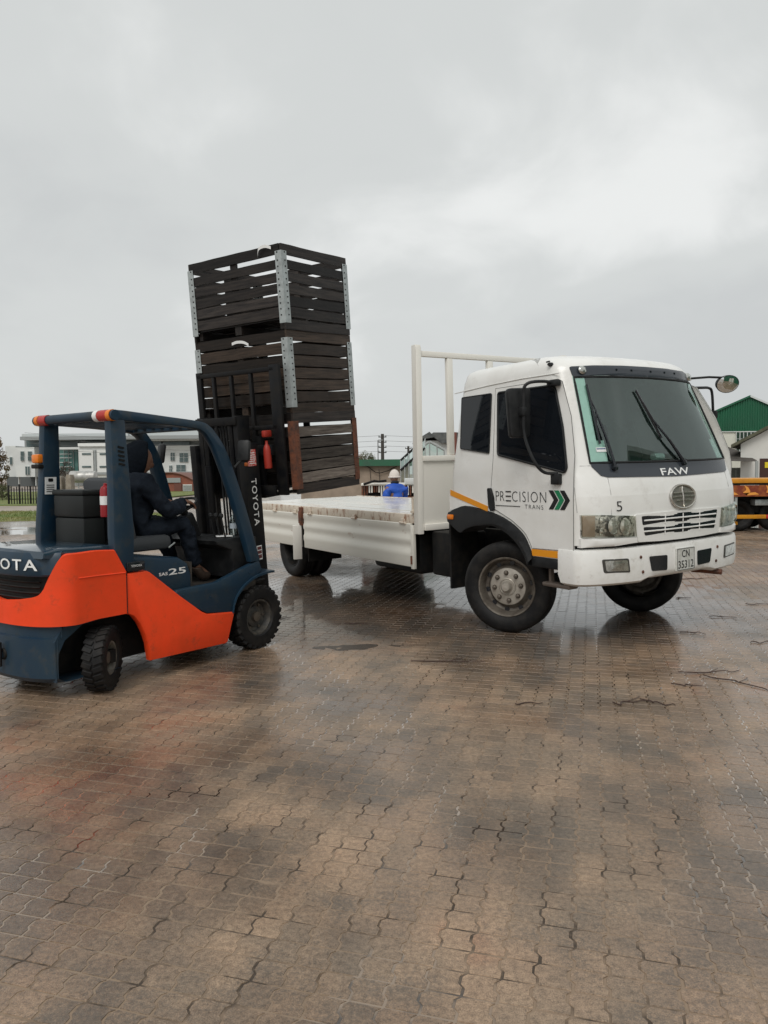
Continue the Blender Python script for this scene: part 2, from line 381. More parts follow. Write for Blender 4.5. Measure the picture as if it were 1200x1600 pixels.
def vis(x,y): return y>1.95 and abs(x)<.50*y
near=[]; rest=[]
for c in cells:
    (near if len(near)<300 and vis(c[3],c[4]) else rest).append(c)
rotz=-PV_ANG
def pmesh(t):
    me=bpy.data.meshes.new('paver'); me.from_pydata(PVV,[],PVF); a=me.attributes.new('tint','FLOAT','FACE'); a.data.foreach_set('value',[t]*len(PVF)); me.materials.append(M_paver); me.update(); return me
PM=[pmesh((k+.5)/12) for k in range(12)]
for d,i,j,x,y in near:
    o=bpy.data.objects.new('paver',PM[rng.randrange(12)]); COL.objects.link(o); o.parent=paving
    o.location=(x+rng.gauss(0,.0008),y+rng.gauss(0,.0008),rng.uniform(-.0007,.0009)); o.rotation_euler=(rng.gauss(0,.0045),rng.gauss(0,.0045),rotz+rng.gauss(0,.009))
vv=[];ff=[];tt=[]
for d,i,j,x,y in rest:
    b=len(vv); a=rotz+rng.gauss(0,.008); ca,sa=math.cos(a),math.sin(a); dz=rng.uniform(-.0007,.0009); tx,ty=rng.gauss(0,.0045),rng.gauss(0,.0045); x+=rng.gauss(0,.0008); y+=rng.gauss(0,.0008)
    t=rng.random()
    for px,py,pz in PVV: vv.append((x+ca*px-sa*py,y+sa*px+ca*py,pz+dz+tx*px+ty*py))
    for f_ in PVF: ff.append(tuple(b+k for k in f_)); tt.append(t)
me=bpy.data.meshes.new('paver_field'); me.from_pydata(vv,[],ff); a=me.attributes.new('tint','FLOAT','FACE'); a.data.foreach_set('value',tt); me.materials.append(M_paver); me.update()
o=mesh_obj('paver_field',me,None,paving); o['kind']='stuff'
# far yard, beyond where single blocks can be told apart
far=sheet('far_yard',[(-32,20.7),(60,20.7),(60,62),(-9,62),(-12,27.5),(-32,26.5)],-.004,None)
def far_mat():
    m=bpy.data.materials.new('far_paving'); m.use_nodes=True; nt=m.node_tree; n=nt.nodes; l=nt.links; p=n['Principled BSDF']
    g=n.new('ShaderNodeNewGeometry')
    def nz(s,d):
        k=n.new('ShaderNodeTexNoise'); k.inputs['Scale'].default_value=s; k.inputs['Detail'].default_value=d; l.new(g.outputs['Position'],k.inputs['Vector']); return k.outputs['Fac']
    r=n.new('ShaderNodeValToRGB'); l.new(nz(.5,8),r.inputs[0]); e=r.color_ramp.elements; e[0].position=.35; e[0].color=(.17,.14,.115,1); e[1].position=.66; e[1].color=(.31,.24,.18,1)
    l.new(r.outputs[0],p.inputs['Base Color'])
    q=n.new('ShaderNodeMapRange'); l.new(nz(.8,5),q.inputs['Value']); q.inputs['From Min'].default_value=.4; q.inputs['From Max'].default_value=.6; q.inputs['To Min'].default_value=.48; q.inputs['To Max'].default_value=.24; l.new(q.outputs[0],p.inputs['Roughness'])
    b=n.new('ShaderNodeBump'); b.inputs['Strength'].default_value=.5; b.inputs['Distance'].default_value=.01; l.new(nz(18,4),b.inputs['Height']); l.new(b.outputs[0],p.inputs['Normal'])
    p.inputs['Coat Weight'].default_value=.6; p.inputs['Coat Roughness'].default_value=.12
    return m
far.data.materials.append(far_mat())
# puddles standing on the blocks
M_water=mat('puddle_water',(.040,.026,.017),.22,col2=(.028,.018,.012),scale=14,spec=.22)
def puddle(x,y,rx,ry,seed,label,zt=-.0008):
    r=random.Random(seed); n=28; pts=[]
    ph=[r.uniform(0,6.28) for _ in range(4)]
    for k in range(n):
        a=2*math.pi*k/n; q=1+.22*math.sin(2*a+ph[0])+.16*math.sin(3*a+ph[1])+.12*math.sin(5*a+ph[2])+.08*math.sin(7*a+ph[3])
        pts.append((x+rx*q*math.cos(a),y+ry*q*math.sin(a)))
    bm=bmesh.new(); vs1=[bm.verts.new((px,py,zt)) for px,py in pts]; bm.faces.new(vs1)
    vs0=[bm.verts.new((x+(px-x)*1.05,y+(py-y)*1.05,-.005)) for px,py in pts]
    for k in range(n): bm.faces.new((vs0[k],vs0[(k+1)%n],vs1[(k+1)%n],vs1[k]))
    me=bpy.data.meshes.new('puddle'); bm.to_mesh(me); bm.free()
    o=mesh_obj('puddle',me,M_water); tag(o,label,kind='structure')
puddle(-.36,6.93,.25,.13,1,'dark oval puddle right of the forklift front wheel',.0010)
puddle(.12,7.02,.13,.06,5,'faint thin puddle between forklift and truck wheel')
puddle(-.30,4.52,.10,.06,2,'tiny bright puddle on the blocks in front of the forklift')
puddle(-1.02,3.76,.17,.09,3,'small dark puddle in the near paving left of centre')
puddle(.52,3.32,.15,.07,6,'dark puddle sunk between blocks right of centre')
# ================================================================== flatbed truck
RX=R_(1.4)
truck=empty('flatbed_truck',(1.2219,7.5056,0),(RX,0,R_(-90+31.995)))
tag(truck,'white flatbed truck with green and black chevrons on its door','truck')
V0=1.18
CAB=[(.60,1.17,-.87,1.22),(.9,1.18,-.87,1.24),(1.25,1.18,-.87,1.25),(1.34,1.18,-.87,1.248),(1.42,1.18,-.87,1.240),(1.50,1.18,-.868,1.222),(1.58,1.18,-.865,1.196),(1.66,1.178,-.86,1.163),(1.73,1.170,-.85,1.14),(2.53,.985,-.775,.905),(2.62,.972,-.765,.885),(2.66,.958,-.755,.865)]
def vc(w): return V0-.09*min(1,max(0,(w-1.7)/.83))
def cab(w):
    t=CAB
    if w<=t[0][0]: return t[0][1:]
    for p,q in zip(t,t[1:]):
        if w<=q[0]:
            k=(w-p[0])/(q[0]-p[0]); return tuple(p[i]+(q[i]-p[i])*k for i in (1,2,3))
    return t[-1][1:]
CC=.28
def front_u(v,w,off=0):
    a,ur,uf=cab(w); s=min(1,abs((v-vc(w))/a)); return uf+off-CC+CC*max(0,1-s**2.6)**.5
def side_v(w): return vc(w)-cab(w)[0]
FRONT=lambda v,w,off=0: (front_u(v,w)+off,v,w)
SIDE=lambda u,w,off=0: (u,side_v(w)-off,w)
FSIDE=lambda u,w,off=0: (u,vc(w)+cab(w)[0]+off,w)
def plan(w,a,ur,uf,nf=28,rear_r=.10):
    """closed plan outline: rear near corner -> along near side -> front -> far side -> rear"""
    pts=[]; V1=vc(w)
    uc=uf-CC
    for k in range(4): 
        t=k/3*math.pi/2; pts.append((ur+rear_r-rear_r*math.cos(t) if True else 0, V1-a+rear_r-rear_r*math.sin(t)))
    for u in (ur+.35,0,.4,uc-.15): pts.append((min(u,uc-.02),V1-a))
    for k in range(nf+1):
        th=-math.pi/2+math.pi*k/nf; s=math.sin(th); s=math.copysign(abs(s)**.75,s)
        pts.append((uc+CC*max(0,1-abs(s)**2.6)**.5, V1+a*s))
    far_=[(u,2*V1-v) for u,v in reversed(pts[:8])]
    return [Vector((u,v,w)) for u,v in pts+far_]
WS_LO,WS_HI=1.728,2.535
cabmb=MB()
ws_=[1.42,1.46,1.5,1.54,1.58,1.62,1.66,WS_LO,1.93,2.13,2.33,WS_HI,2.58,2.62,2.66]
secs=[plan(w,*cab(w)) for w in ws_]
a,ur,uf=cab(2.66)
for w,ia,iu,ir in ((2.70,.015,.04,.0),(2.735,.045,.10,.015),(2.765,.11,.22,.05),(2.785,.26,.42,.14),(2.795,.52,.66,.36)):
    secs.append(plan(w,a-ia,ur+ir,uf-iu))
V=cabmb.grid(secs,closed=True)
cabmb.bm.faces.new(V[-1])
# open the windscreen: delete cells of the front between the A-pillars
kill=[]
for fc in cabmb.bm.faces:
    c=fc.calc_center_median()
    if WS_LO<c.z<WS_HI and abs(c.y-vc(c.z))<.765+.10*(WS_HI-c.z) and c.x>.3: kill.append(fc)
bmesh.ops.delete(cabmb.bm,geom=kill,context='FACES')
# lower front shell below the bonnet line, open at the wheel arches
low=[]
for w in (1.42,1.38,1.34,1.25,1.1,.98):
    a,ur,uf=cab(w); row=[]
    for k in range(31):
        th=-math.pi/2+math.pi*k/30; s=math.sin(th); s=math.copysign(abs(s)**.75,s)
        row.append((uf-CC+CC*max(0,1-abs(s)**2.6)**.5,V0+a*s,w))
    low.append(row)
cabmb.grid(low)
ARCH_OUT=[(-.87,1.215),(-.58,1.295),(-.12,1.237),(.142,1.154),(.314,1.051),(.387,.964),(.436,.877),(.455,.819)]
ARCH_IN=[(-.87,1.11),(-.663,1.003),(-.568,1.038),(-.408,1.083),(-.146,1.105),(.059,1.062),(.235,.966),(.345,.855),(.404,.742)]
sidepoly=[(-.868,1.42),(-.868,1.23)]+[(p.x,p.y) for p in spline([(x,y,0) for x,y in ARCH_OUT],4)][2:]+[(.97,.84),(.97,1.42)]
cabmb.prism(sidepoly,lambda p,q,h:(p,h,q),.0,.05)
cabmb.prism(sidepoly,lambda p,q,h:(p,2*V0-h,q),.0,.05)
cabmb.b2((-.868,.05,1.12),(-.83,2.31,1.425))
cabin=cabmb.build('cab',M_white,truck,smooth=44,recalc=True)
# cab floor, dashboard, seats seen through the glass
M_trim=mat('cab_trim',(.20,.21,.205),.7,col2=(.15,.155,.15),scale=8)
M_seat=mat('seat_cloth',(.055,.06,.065),.85)
fm=MB(); fm.b2((-.83,.06,1.12),(.95,2.30,1.17)); fm.b2((.35,.06,.98),(.98,2.30,1.12)); fm.build('cab_floor',M_trim,truck,smooth=0)
dm=MB(); dm.prism([(.62,1.17),(.62,1.60),(.72,1.69),(.93,1.70),(1.0,1.62),(1.0,1.17)],lambda p,q,h:(p,h,q),.12,2.24,bevel=.02); dm.build('dashboard',M_trim,truck)
for v in (.52,1.18,1.84):
    s=MB(); s.box((-.15,v,1.48),(.52,.5,.14),bevel=.04); s.box((-.42,v,1.82),(.14,.48,.72),(0,-.2,0),bevel=.05); s.box((-.52,v,2.24),(.1,.26,.2),(0,-.15,0),bevel=.04); s.build('cab_seat',M_seat,truck)
sw=MB(); sw.tube([Vector((.43+.1*math.sin(t),.55+.22*math.cos(t),1.78+.19*math.sin(t))) for t in [2*math.pi*k/20 for k in range(20)]],.015,6,closed=True); sw.tube([(.43,.55,1.78),(.7,.55,1.55)],.025); sw.box((.43,.55,1.78),(.03,.4,.05)); sw.build('steering_wheel',M_black,truck)
pp=MB(); pp.tube([(.90,.30,1.765),(.94,.44,1.765)],.034,10); pp.build('rolled_paper',M_letter,truck)
pp=MB(); pp.tube([(.97,1.12,1.765),(.97,1.26,1.765)],.034,10); pp.build('rolled_paper',M_letter,truck)
# windscreen glass and its black surround
WS=[(.232,2.529),(.68,2.536),(1.12,2.540),(1.58,2.536),(2.022,2.527),(2.095,2.20),(2.185,1.728),(1.66,1.722),(1.18,1.720),(.70,1.722),(.172,1.728),(.21,2.20)]
wsd=[]
for (p,q) in zip(WS,WS[1:]+WS[:1]):
    for k in range(4): t=k/4; wsd.append((p[0]+(q[0]-p[0])*t,p[1]+(q[1]-p[1])*t))
m=MB(); rows=[]
for i in range(9):
    w=WS_LO-.01+(WS_HI+.012-WS_LO+.01)*i/8; t=(w-WS_LO)/(WS_HI-WS_LO); l0=.165+(.222-.165)*t; l1=2.19-(2.19-2.03)*t
    rows.append([FRONT(l0+(l1-l0)*k/24,w,.006) for k in range(25)])
m.grid(rows); glass=m.build('windscreen',G_wind,truck)
m=MB(); m.tube([FRONT(p,q,.008) for p,q in wsd],.011,6,closed=True); m.build('windscreen_seal',M_black,truck)
band=[(.215,2.632),(.45,2.643),(.8,2.650),(1.12,2.652),(1.46,2.650),(1.79,2.643),(2.03,2.632),(2.035,2.535),(1.6,2.545),(1.12,2.549),(.66,2.545),(.225,2.535)]
M_band=mat('tinted_band',(.035,.042,.052),.22)
m=MB(); m.patch(round_poly(band,.02,2),FRONT,.004,.008,rings=5); m.build('visor_band',M_band,truck)
for v in (.70,.90,1.18,1.40,1.58): m=MB(); m.box(FRONT(v,2.605,.014),(.006,.018,.018)); m.build('band_rivet',M_gloss,truck)
for v in (.32,1.92): m=MB(); m.lathe([(.001,.022),(.03,.018),(.042,.006),(.044,0)],16,Matrix.Translation(FRONT(v,2.595,.012))@Matrix.Rotation(R_(75),4,'Y')@Matrix.Diagonal((1,1.15,1,1))); m.build('marker_lamp',M_lens,truck)
black=[(.172,1.724),(.185,1.66),(.225,1.625),(.30,1.600),(.9,1.575),(1.18,1.573),(1.46,1.575),(2.06,1.600),(2.135,1.625),(2.175,1.66),(2.188,1.724),(1.18,1.716)]
bd=[]
for p,q in zip(black,black[1:]+black[:1]):
    for k in range(3): t=k/3; bd.append((p[0]+(q[0]-p[0])*t,p[1]+(q[1]-p[1])*t))
m=MB()
rows=[]
for i in range(7):
    t=i/6; row=[]
    for k in range(33):
        v=.175+2.01*k/32; e=min(1,(v-.175)/.13,(2.185-v)/.13); lowq=1.574+.10*(1-math.sqrt(max(0,1-(1-max(0,e))**2)))+.02*abs(v-V0)
        row.append(FRONT(v,1.724+(lowq-1.724)*t,.007))
    rows.append(row)
m.grid(rows); m.build('scuttle_panel',M_band,truck)
m=MB(); m.patch([(.26,1.865),(.36,1.865),(.36,1.825),(.26,1.825)],FRONT,.0065,.001,rings=1); m.build('windscreen_sticker',M_letter,truck,smooth=0)
m=MB(); m.patch([(.265,1.858),(.355,1.858),(.355,1.848),(.265,1.848)],FRONT,.008,.001,rings=1); m.build('sticker_band',mat('sticker_blue',(.03,.08,.2),.4),truck,smooth=0)
# letters, badge, number
M_badge=mat('badge_metal',(.62,.60,.55),.25,metal=.8,col2=(.42,.40,.36),scale=30)
lettering('lettering','FAW',.955,1.375,1.588,1.655,lambda x,y:FRONT(x,y,.012),M_letter,truck,offset=.012)
E_C=(1.19,1.379)
def em(x,y,off=.012): return FRONT(E_C[0]+x*.185,E_C[1]+y*.112,off)
m=MB(); m.tube([em(math.cos(t),math.sin(t),.016) for t in [2*math.pi*k/36 for k in range(36)]],.011,8,closed=True)
disc=[(math.cos(2*math.pi*k/28)*.97,math.sin(2*math.pi*k/28)*.97) for k in range(28)]
badge=m.build('badge',M_badge,truck)
m=MB(); m.patch(disc,lambda x,y,o:em(x,y,o),.006,.003,rings=2); m.build('badge_ground',mat('badge_dark',(.30,.29,.26),.35,metal=.6),badge)
m=MB(); bar=lambda pts,r:m.tube([em(x,y,.018) for x,y in pts],r,6)
bar([(.12,.72),(-.02,.78),(-.06,.55),(-.03,.0),(-.05,-.62),(.0,-.8),(.16,-.66)],.010)
for y,l_ in ((.34,.80),(.02,.88),(-.30,.62)):
    bar([(-l_,y-.02),(-.42,y),(-.12,y+.0)],.0085); bar([(l_,y-.02),(.42,y),(.08,y)],.0085)
m.build('badge_wings',M_badge,badge)
lettering('fleet_number','5',.335,.395,1.282,1.372,lambda x,y:FRONT(x,y,.006),M_ink,truck,offset=-.01)
# headlights
M_headin=mat('headlight_bowl',(.88,.87,.83),.12,metal=.5,col2=(.60,.58,.53),scale=24,lo=.45,hi=.6)
G_lens=glass_mat('lamp_cover',(.96,.95,.90),.03,.02)
M_amb2=mat('indicator_bowl',(.58,.47,.37),.35,col2=(.50,.39,.30),scale=9)
for mir in (0,1):
    fx=(lambda v:2*V0-v) if mir else (lambda v:v)
    P=[(.024,1.262),(.20,1.256),(.518,1.232),(.535,1.045),(.30,1.050),(.03,1.056)]
    hl=empty('headlight',(0,0,0),parent=truck)
    m=MB(); m.patch([(fx(p),q) for p,q in P],FRONT,-.01,.018,rings=3); m.build('lamp_bowl',mat('lamp_silver',(.74,.73,.68),.2,metal=.35,col2=(.15,.145,.13),scale=16,lo=.46,hi=.56),hl)
    m=MB(); m.patch([(fx(p),q) for p,q in [(.032,1.252),(.125,1.249),(.125,1.062),(.038,1.066)]],FRONT,.006,.008,rings=2); m.build('indicator',M_amb2,hl)
    for (c0,c1,r) in ((.19,1.205,.035),(.19,1.105,.035),(.305,1.150,.078),(.435,1.140,.082)):
        M4=Matrix.Translation(FRONT(fx(c0),c1,.012))@Matrix.Rotation(R_(90),4,'Y')@Matrix.Rotation(0,4,'Z')
        b=MB(); b.lathe([(r,.012),(r*.93,.004),(r*.7,-.010),(r*.35,-.02),(.012,-.022),(.010,-.004),(.001,-.002)],14,M4@Matrix.Diagonal((1,.95,-.6,1))); b.build('reflector',M_headin,hl,smooth=15)
    m=MB(); m.patch([(fx(p),q) for p,q in P],FRONT,.012,.022,rings=3); m.build('lamp_cover',G_lens,hl)
    m=MB(); m.patch([(fx(p),q) for p,q in [(.02,1.046),(.30,1.042),(.545,1.034),(.553,.985),(.30,.968),(.022,.962)]],FRONT,-.02,.045,rings=2); m.build('lamp_sill',M_white,truck)
# grille
g=[(.527,1.240),(.85,1.245),(1.18,1.247),(1.51,1.245),(1.833,1.240),(1.79,.985),(1.5,.975),(1.18,.972),(.86,.975),(.57,.985)]
m=MB(); m.patch(round_poly(g,.03,3),FRONT,-.01,.022,rings=4); grille=m.build('grille',M_white,truck)
for wa,wb in ((1.140,1.222),(1.040,1.118)):
    op=[(.61+(1.222-wb)*.25,wb),(1.18,wb+.004),(1.75-(1.222-wb)*.25,wb),(1.735-(1.222-wb)*.3,wa),(1.18,wa),(.625+(1.222-wb)*.3,wa)]
    m=MB(); m.patch(round_poly(op,.012,2),FRONT,.012,.002,rings=4); m.build('grille_opening',M_gloss,grille)
    mid=(wa+wb)/2
    m=MB(); m.tube([FRONT(.64+1.08*k/12,mid,.018) for k in range(13)],.0075,6); m.build('grille_slat',M_white,grille)
    for v in (.92,1.18,1.44): m=MB(); m.tube([FRONT(v,wa,.016),FRONT(v,wb,.016)],.005,6); m.build('grille_bar',M_white,grille)
m=MB(); m.grid([[FRONT(.02+2.32*k/24,w,-.04) for k in range(25)] for w in (.90,1.0)]); m.build('bumper_gap_shade',M_dark,truck)  # black strip standing in for the shadow between bumper and body
# bumper
def bump(w,off,u_side):
    a,ur,uf=cab(.9); a+=.004+off; row=[]
    row.append((u_side,V0-a,w))
    for k in range(37):
        th=-math.pi/2+math.pi*k/36; s=math.sin(th); s=math.copysign(abs(s)**.7,s)
        row.append((uf+off-CC+CC*max(0,1-abs(s)**2.6)**.5,V0+a*s,w))
    row.append((u_side,V0+a,w)); return row
m=MB()
def notch(w,row): return [(u,v,w+(.032*min(1,max(0,(.50-abs(v-V0))/.05)))) for u,v,_ in row]
rows=[bump(.945,-.14,.80),bump(.945,-.02,.80),bump(.935,.008,.80),bump(.90,.016,.80),bump(.70,.016,.80),notch(.625,bump(.625,.004,.82)),notch(.602,bump(.602,-.025,.84)),notch(.602,bump(.602,-.15,.84))]
m.grid(rows); bumper=m.build('bumper',M_bumper,truck,smooth=40)
def BF(v,w,off=0):
    a,ur,uf=cab(.9); a+=.02; s=min(1,abs((v-V0)/a)); return (uf+.017+off-CC+CC*max(0,1-s**2.6)**.5,v,w)
for mir in (0,1):
    fx=(lambda v:2*V0-v) if mir else (lambda v:v)
    m=MB(); m.patch(round_poly([(fx(p),q) for p,q in [(.178,.853),(.455,.845),(.472,.715),(.196,.728)]],.018,3),BF,-.01,.014,rings=2); fog=m.build('fog_lamp',mat('lamp_black',(.05,.048,.042),.4),bumper)
    m=MB(); m.patch(round_poly([(fx(p),q) for p,q in [(.20,.838),(.435,.832),(.45,.73),(.215,.742)]],.014,3),BF,.004,.006,rings=2); m.build('fog_lens',M_lens,bumper)
    m=MB(); m.patch(round_poly([(fx(p),q) for p,q in [(.705,.842),(.955,.836),(.95,.692),(.738,.702)]],.02,3),BF,.001,.002,rings=2); m.build('bumper_opening',M_gloss,bumper)
    for v,w in ((.60,.845),(.625,.705)):
        m=MB(); m.lathe([(.016,0),(.014,.006),(.001,.008)],10,Matrix.Translation(BF(fx(v),w,.001))@Matrix.Rotation(R_(90),4,'Y')); m.build('bumper_bolt',M_rust,bumper)
pl=[(1.070,.885),(1.345,.885),(1.345,.670),(1.070,.670)]
PF=lambda x,y,off=0:(BF(1.2,.78)[0]+.012+off-(x-1.2)*.03,x,y)
m=MB(); m.prism([(p,q) for p,q in pl],lambda p,q,h:PF(p,q,h),-.02,.004); plate=m.build('number_plate',mat('plate_white',(.62,.63,.60),.4,col2=(.5,.5,.46),scale=20),truck,smooth=0)
lettering('plate_letters','CN',1.145,1.265,.795,.865,lambda x,y:PF(x,y,.006),M_ink,plate,offset=.008)
lettering('plate_numbers','35312',1.088,1.328,.690,.765,lambda x,y:PF(x,y,.006),M_ink,plate,offset=.008)
m=MB(); m.tube([PF(1.075,.88,.006),PF(1.34,.88,.006),PF(1.34,.675,.006),PF(1.075,.675,.006)],.003,4,closed=True); m.build('plate_border',M_ink,plate)
m=MB(); m.tube([(.95,1.75,.585),(1.22,1.86,.575)],.028,8); m.build('tow_pin',M_rust,truck)
# doors and side windows, both sides
DOOR=[(-.165,2.515),(.72,2.515),(.775,2.49),(.92,2.16),(1.0,1.80),(1.0,1.66),(.99,1.42),(.985,.93),(.455,.915)]+[(p.x+.02,p.y+.02) for p in spline([(x,y,0) for x,y in ARCH_OUT[6:2:-1]],3)]+[(-.08,1.27),(-.14,1.30),(-.155,1.42),(-.12,1.80)]
for sgn,SF in ((0,SIDE),(1,FSIDE)):
    m=MB(); m.patch(DOOR,SF,-.002,.009,rings=2); 
    door=m.build('door',M_white,truck,smooth=25)
    m=MB(); m.tube([SF(p,q,.0065) for p,q in DOOR],.0032,4,closed=True); m.build('door_gap',mat('door_gap',(.10,.10,.095),.8),door)
    rw=round_poly([(-.715,2.470),(-.221,2.470),(-.191,1.853),(-.675,1.916)],.015,2)
    m=MB(); m.patch(rw,SF,.004,.008,rings=2); m.build('side_window',G_side,truck)
    rim=[SF(p,q,.010) for p,q in rw]; m=MB(); m.tube(rim,.007,5,closed=True); m.build('window_rubber',M_black,truck)
    dw=round_poly([(-.11,2.468),(.63,2.462),(.70,2.435),(.835,2.062),(.919,1.690),(.895,1.645),(-.043,1.832)],.03,3)
    m=MB(); m.patch(dw,SF,.010,.008,rings=3); m.build('window_glass',G_side,door)
    m=MB(); m.tube([SF(p,q,.017) for p,q in dw],.011,5,closed=True); m.build('window_rubber',M_black,door)
    m=MB(); m.patch(round_poly([(-.17,1.490),(-.135,1.495),(-.095,1.40),(-.085,1.27),(-.12,1.25),(-.155,1.30)],.02,2),SF,.008,.035,rings=2); m.build('door_handle',M_black,door)
    m=MB(); m.patch([(-.845,1.465),(-.205,1.301),(-.210,1.246),(-.845,1.402)],SF,.002,.003,rings=1); m.build('stripe',M_stripe,truck,smooth=0)
    m=MB(); m.patch([(.44,.908),(.985,.916),(.985,.852),(.452,.843)],SF,.002,.009,rings=1); m.build('stripe',M_stripe,truck,smooth=0)
    m=MB(); m.tube([SF(-.86,2.53,.003),SF(-.3,2.56,.003),SF(.2,2.575,.003),SF(.72,2.57,.003)],.006,5); m.build('drip_rail',M_white,truck)
    # fender
    fo=[(p.x,p.y) for p in spline([(x,y,0) for x,y in ARCH_OUT],5)]; fi=[(p.x,p.y) for p in spline([(x,y,0) for x,y in ARCH_IN],5)]
    m=MB(); y0=side_v(1); d=-1 if sgn==0 else 1; base=0 if sgn==0 else 2*V0
    n=40
    def samp(L_,t):
        x=t*(len(L_)-1); i=min(int(x),len(L_)-2); q=x-i; return (L_[i][0]*(1-q)+L_[i+1][0]*q,L_[i][1]*(1-q)+L_[i+1][1]*q)
    rows=[[],[],[],[],[]]
    for k in range(n+1):
        A=samp(fo,k/n); B=samp(fi,k/n)
        rows[0].append((A[0],base-d*.03,A[1])); rows[1].append((A[0]*.97+B[0]*.03,base+d*.022,A[1]*.97+B[1]*.03)); rows[2].append((A[0]*.5+B[0]*.5,base+d*.045,A[1]*.5+B[1]*.5)); rows[3].append((B[0],base+d*.035,B[1])); rows[4].append((B[0],base-d*.28,B[1]))
    m.grid(rows); m.build('fender',M_black,truck)
    m=MB(); m.b2((.43,base-d*.06,.735),(.94,base+d*.012,.842),bevel=.02); m.build('sill_step',M_black,truck)
    m=MB(); m.box((-.80,base+d*.045,1.165),(.10,.03,.055),bevel=.012); m.build('indicator',M_amber,truck)
    m=MB(); m.b2((-.93,base-d*.42,.34),(-.90,base-d*.03,1.10)); m.build('mud_flap',M_dark,truck)
    m=MB(); m.b2((.55,base-d*.14,.56),(.90,base-d*.015,.60),bevel=.012); m.b2((.60,base-d*.10,.58),(.63,base-d*.06,.76)); m.b2((.84,base-d*.10,.58),(.87,base-d*.06,.76)); m.build('boarding_step',mat('step_metal',(.16,.13,.11),.5,metal=.5),truck)
# company name on the near door
ST=lambda x,y:SIDE(x,y,.011)
lettering('lettering','PR',-.070,.062,1.364,1.462,ST,M_ink,truck,offset=-.016)
for q in (1.368,1.414,1.460): m=MB(); m.b2((.082,-.0125,q-.006),(.158,-.008,q+.006)); m.build('letter_bar',M_ink,truck,smooth=0)
lettering('lettering','CISION',.175,.650,1.362,1.464,ST,M_ink,truck,offset=-.016,spacing=1.15)
lettering('lettering','TRANS',.358,.610,1.297,1.338,ST,mat('grey_lettering',(.05,.05,.05),.4),truck,offset=-.008,spacing=1.25)
m=MB(); m.b2((-.075,-.0125,1.313),(.289,-.008,1.319)); m.build('lettering_rule',M_ink,truck,smooth=0)
M_chev=mat('green_chevron',(.012,.20,.085),.4)
for x,mm in ((.684,M_ink),(.756,M_chev),(.828,M_ink)):
    w_=.056; d_=.102-w_+.022
    m=MB(); m.prism([(x,1.481),(x+w_,1.481),(x+w_+.066,1.392),(x+w_,1.303),(x,1.303),(x+.066,1.392)],lambda p,q,h:(p,-h,q),.008,.0125); m.build('chevron',mm,truck,smooth=0)
# front corner seams
for fx in (lambda v:v,lambda v:2*V0-v):
    m=MB(); m.tube([FRONT(fx(v),w,.0005) for v,w in ((.012,1.70),(.012,1.5),(.012,1.28))],.004,4); m.tube([FRONT(fx(v),w,.0005) for v,w in ((.30,1.585),(.295,1.45),(.285,1.25))],.003,4); m.tube([FRONT(fx(v),w,.0005) for v,w in ((.012,1.703),(.09,1.70),(.172,1.70))],.003,4); m.build('panel_seam',mat('seam',(.30,.30,.29),.7),truck)
m=MB(); m.lathe([(.02,0),(.02,.03),(.012,.05),(.001,.052)],10,Matrix.Translation((.60,.14,2.665))@Matrix.Rotation(R_(90),4,'X')); m.tube([(.57,.10,2.69),(.62,.09,2.69)],.008,5); m.build('roof_lamp',M_black,truck)
# wipers
for (b0,b1,a0,a1) in (((.316,2.456),(.300,1.90),(.325,2.20),(.388,1.675)),((.881,2.409),(1.076,1.941),(1.0,2.12),(1.322,1.70))):
    m=MB()
    m.tube([FRONT(b0[0]+(b1[0]-b0[0])*k/6,b0[1]+(b1[1]-b0[1])*k/6,.025) for k in range(7)],.012,5)
    m.tube([FRONT(a0[0],a0[1],.04),FRONT((a0[0]+a1[0])/2,(a0[1]+a1[1])/2,.05),FRONT(a1[0],a1[1],.03)],[.010,.013,.02],6)
    m.tube([FRONT(b0[0]*.75+b1[0]*.25,b0[1]*.75+b1[1]*.25,.032),FRONT(a0[0],a0[1],.045),FRONT(b0[0]*.3+b1[0]*.7,b0[1]*.3+b1[1]*.7,.032)],.007,5)
    m.lathe([(.03,0),(.028,.03),(.001,.035)],10,Matrix.Translation(FRONT(a1[0],a1[1],.01))@Matrix.Rotation(R_(80),4,'Y')); m.build('wiper',M_gloss,truck)
# mirrors, near side
mi=empty('side_mirror',(0,0,0),parent=truck)
m=MB(); armp=[(.72,.05,2.475),(.70,-.06,2.49),(.64,-.17,2.485),(.605,-.215,2.45),(.595,-.22,2.38),(.59,-.22,2.22),(.59,-.22,2.03),(.65,-.215,1.86),(.72,-.19,1.72),(.75,-.12,1.65),(.80,-.01,1.635)]
m.tube(spline(armp,4),.015,8); m.box((.72,.04,2.475),(.12,.08,.06),bevel=.015); m.box((.80,-.025,1.585),(.11,.05,.10),bevel=.012); m.box((.575,-.22,2.22),(.07,.055,.085),bevel=.012); m.build('mirror_arm',M_black,mi)
mf=lambda p,q,h:(.515+h,p-.3*h,q)
m=MB(); m.prism(round_poly([(-.365,2.435),(-.07,2.45),(-.085,1.985),(-.33,1.975)],.05,4),mf,-.04,.035,bevel=.018); m.build('mirror_housing',M_black,mi)
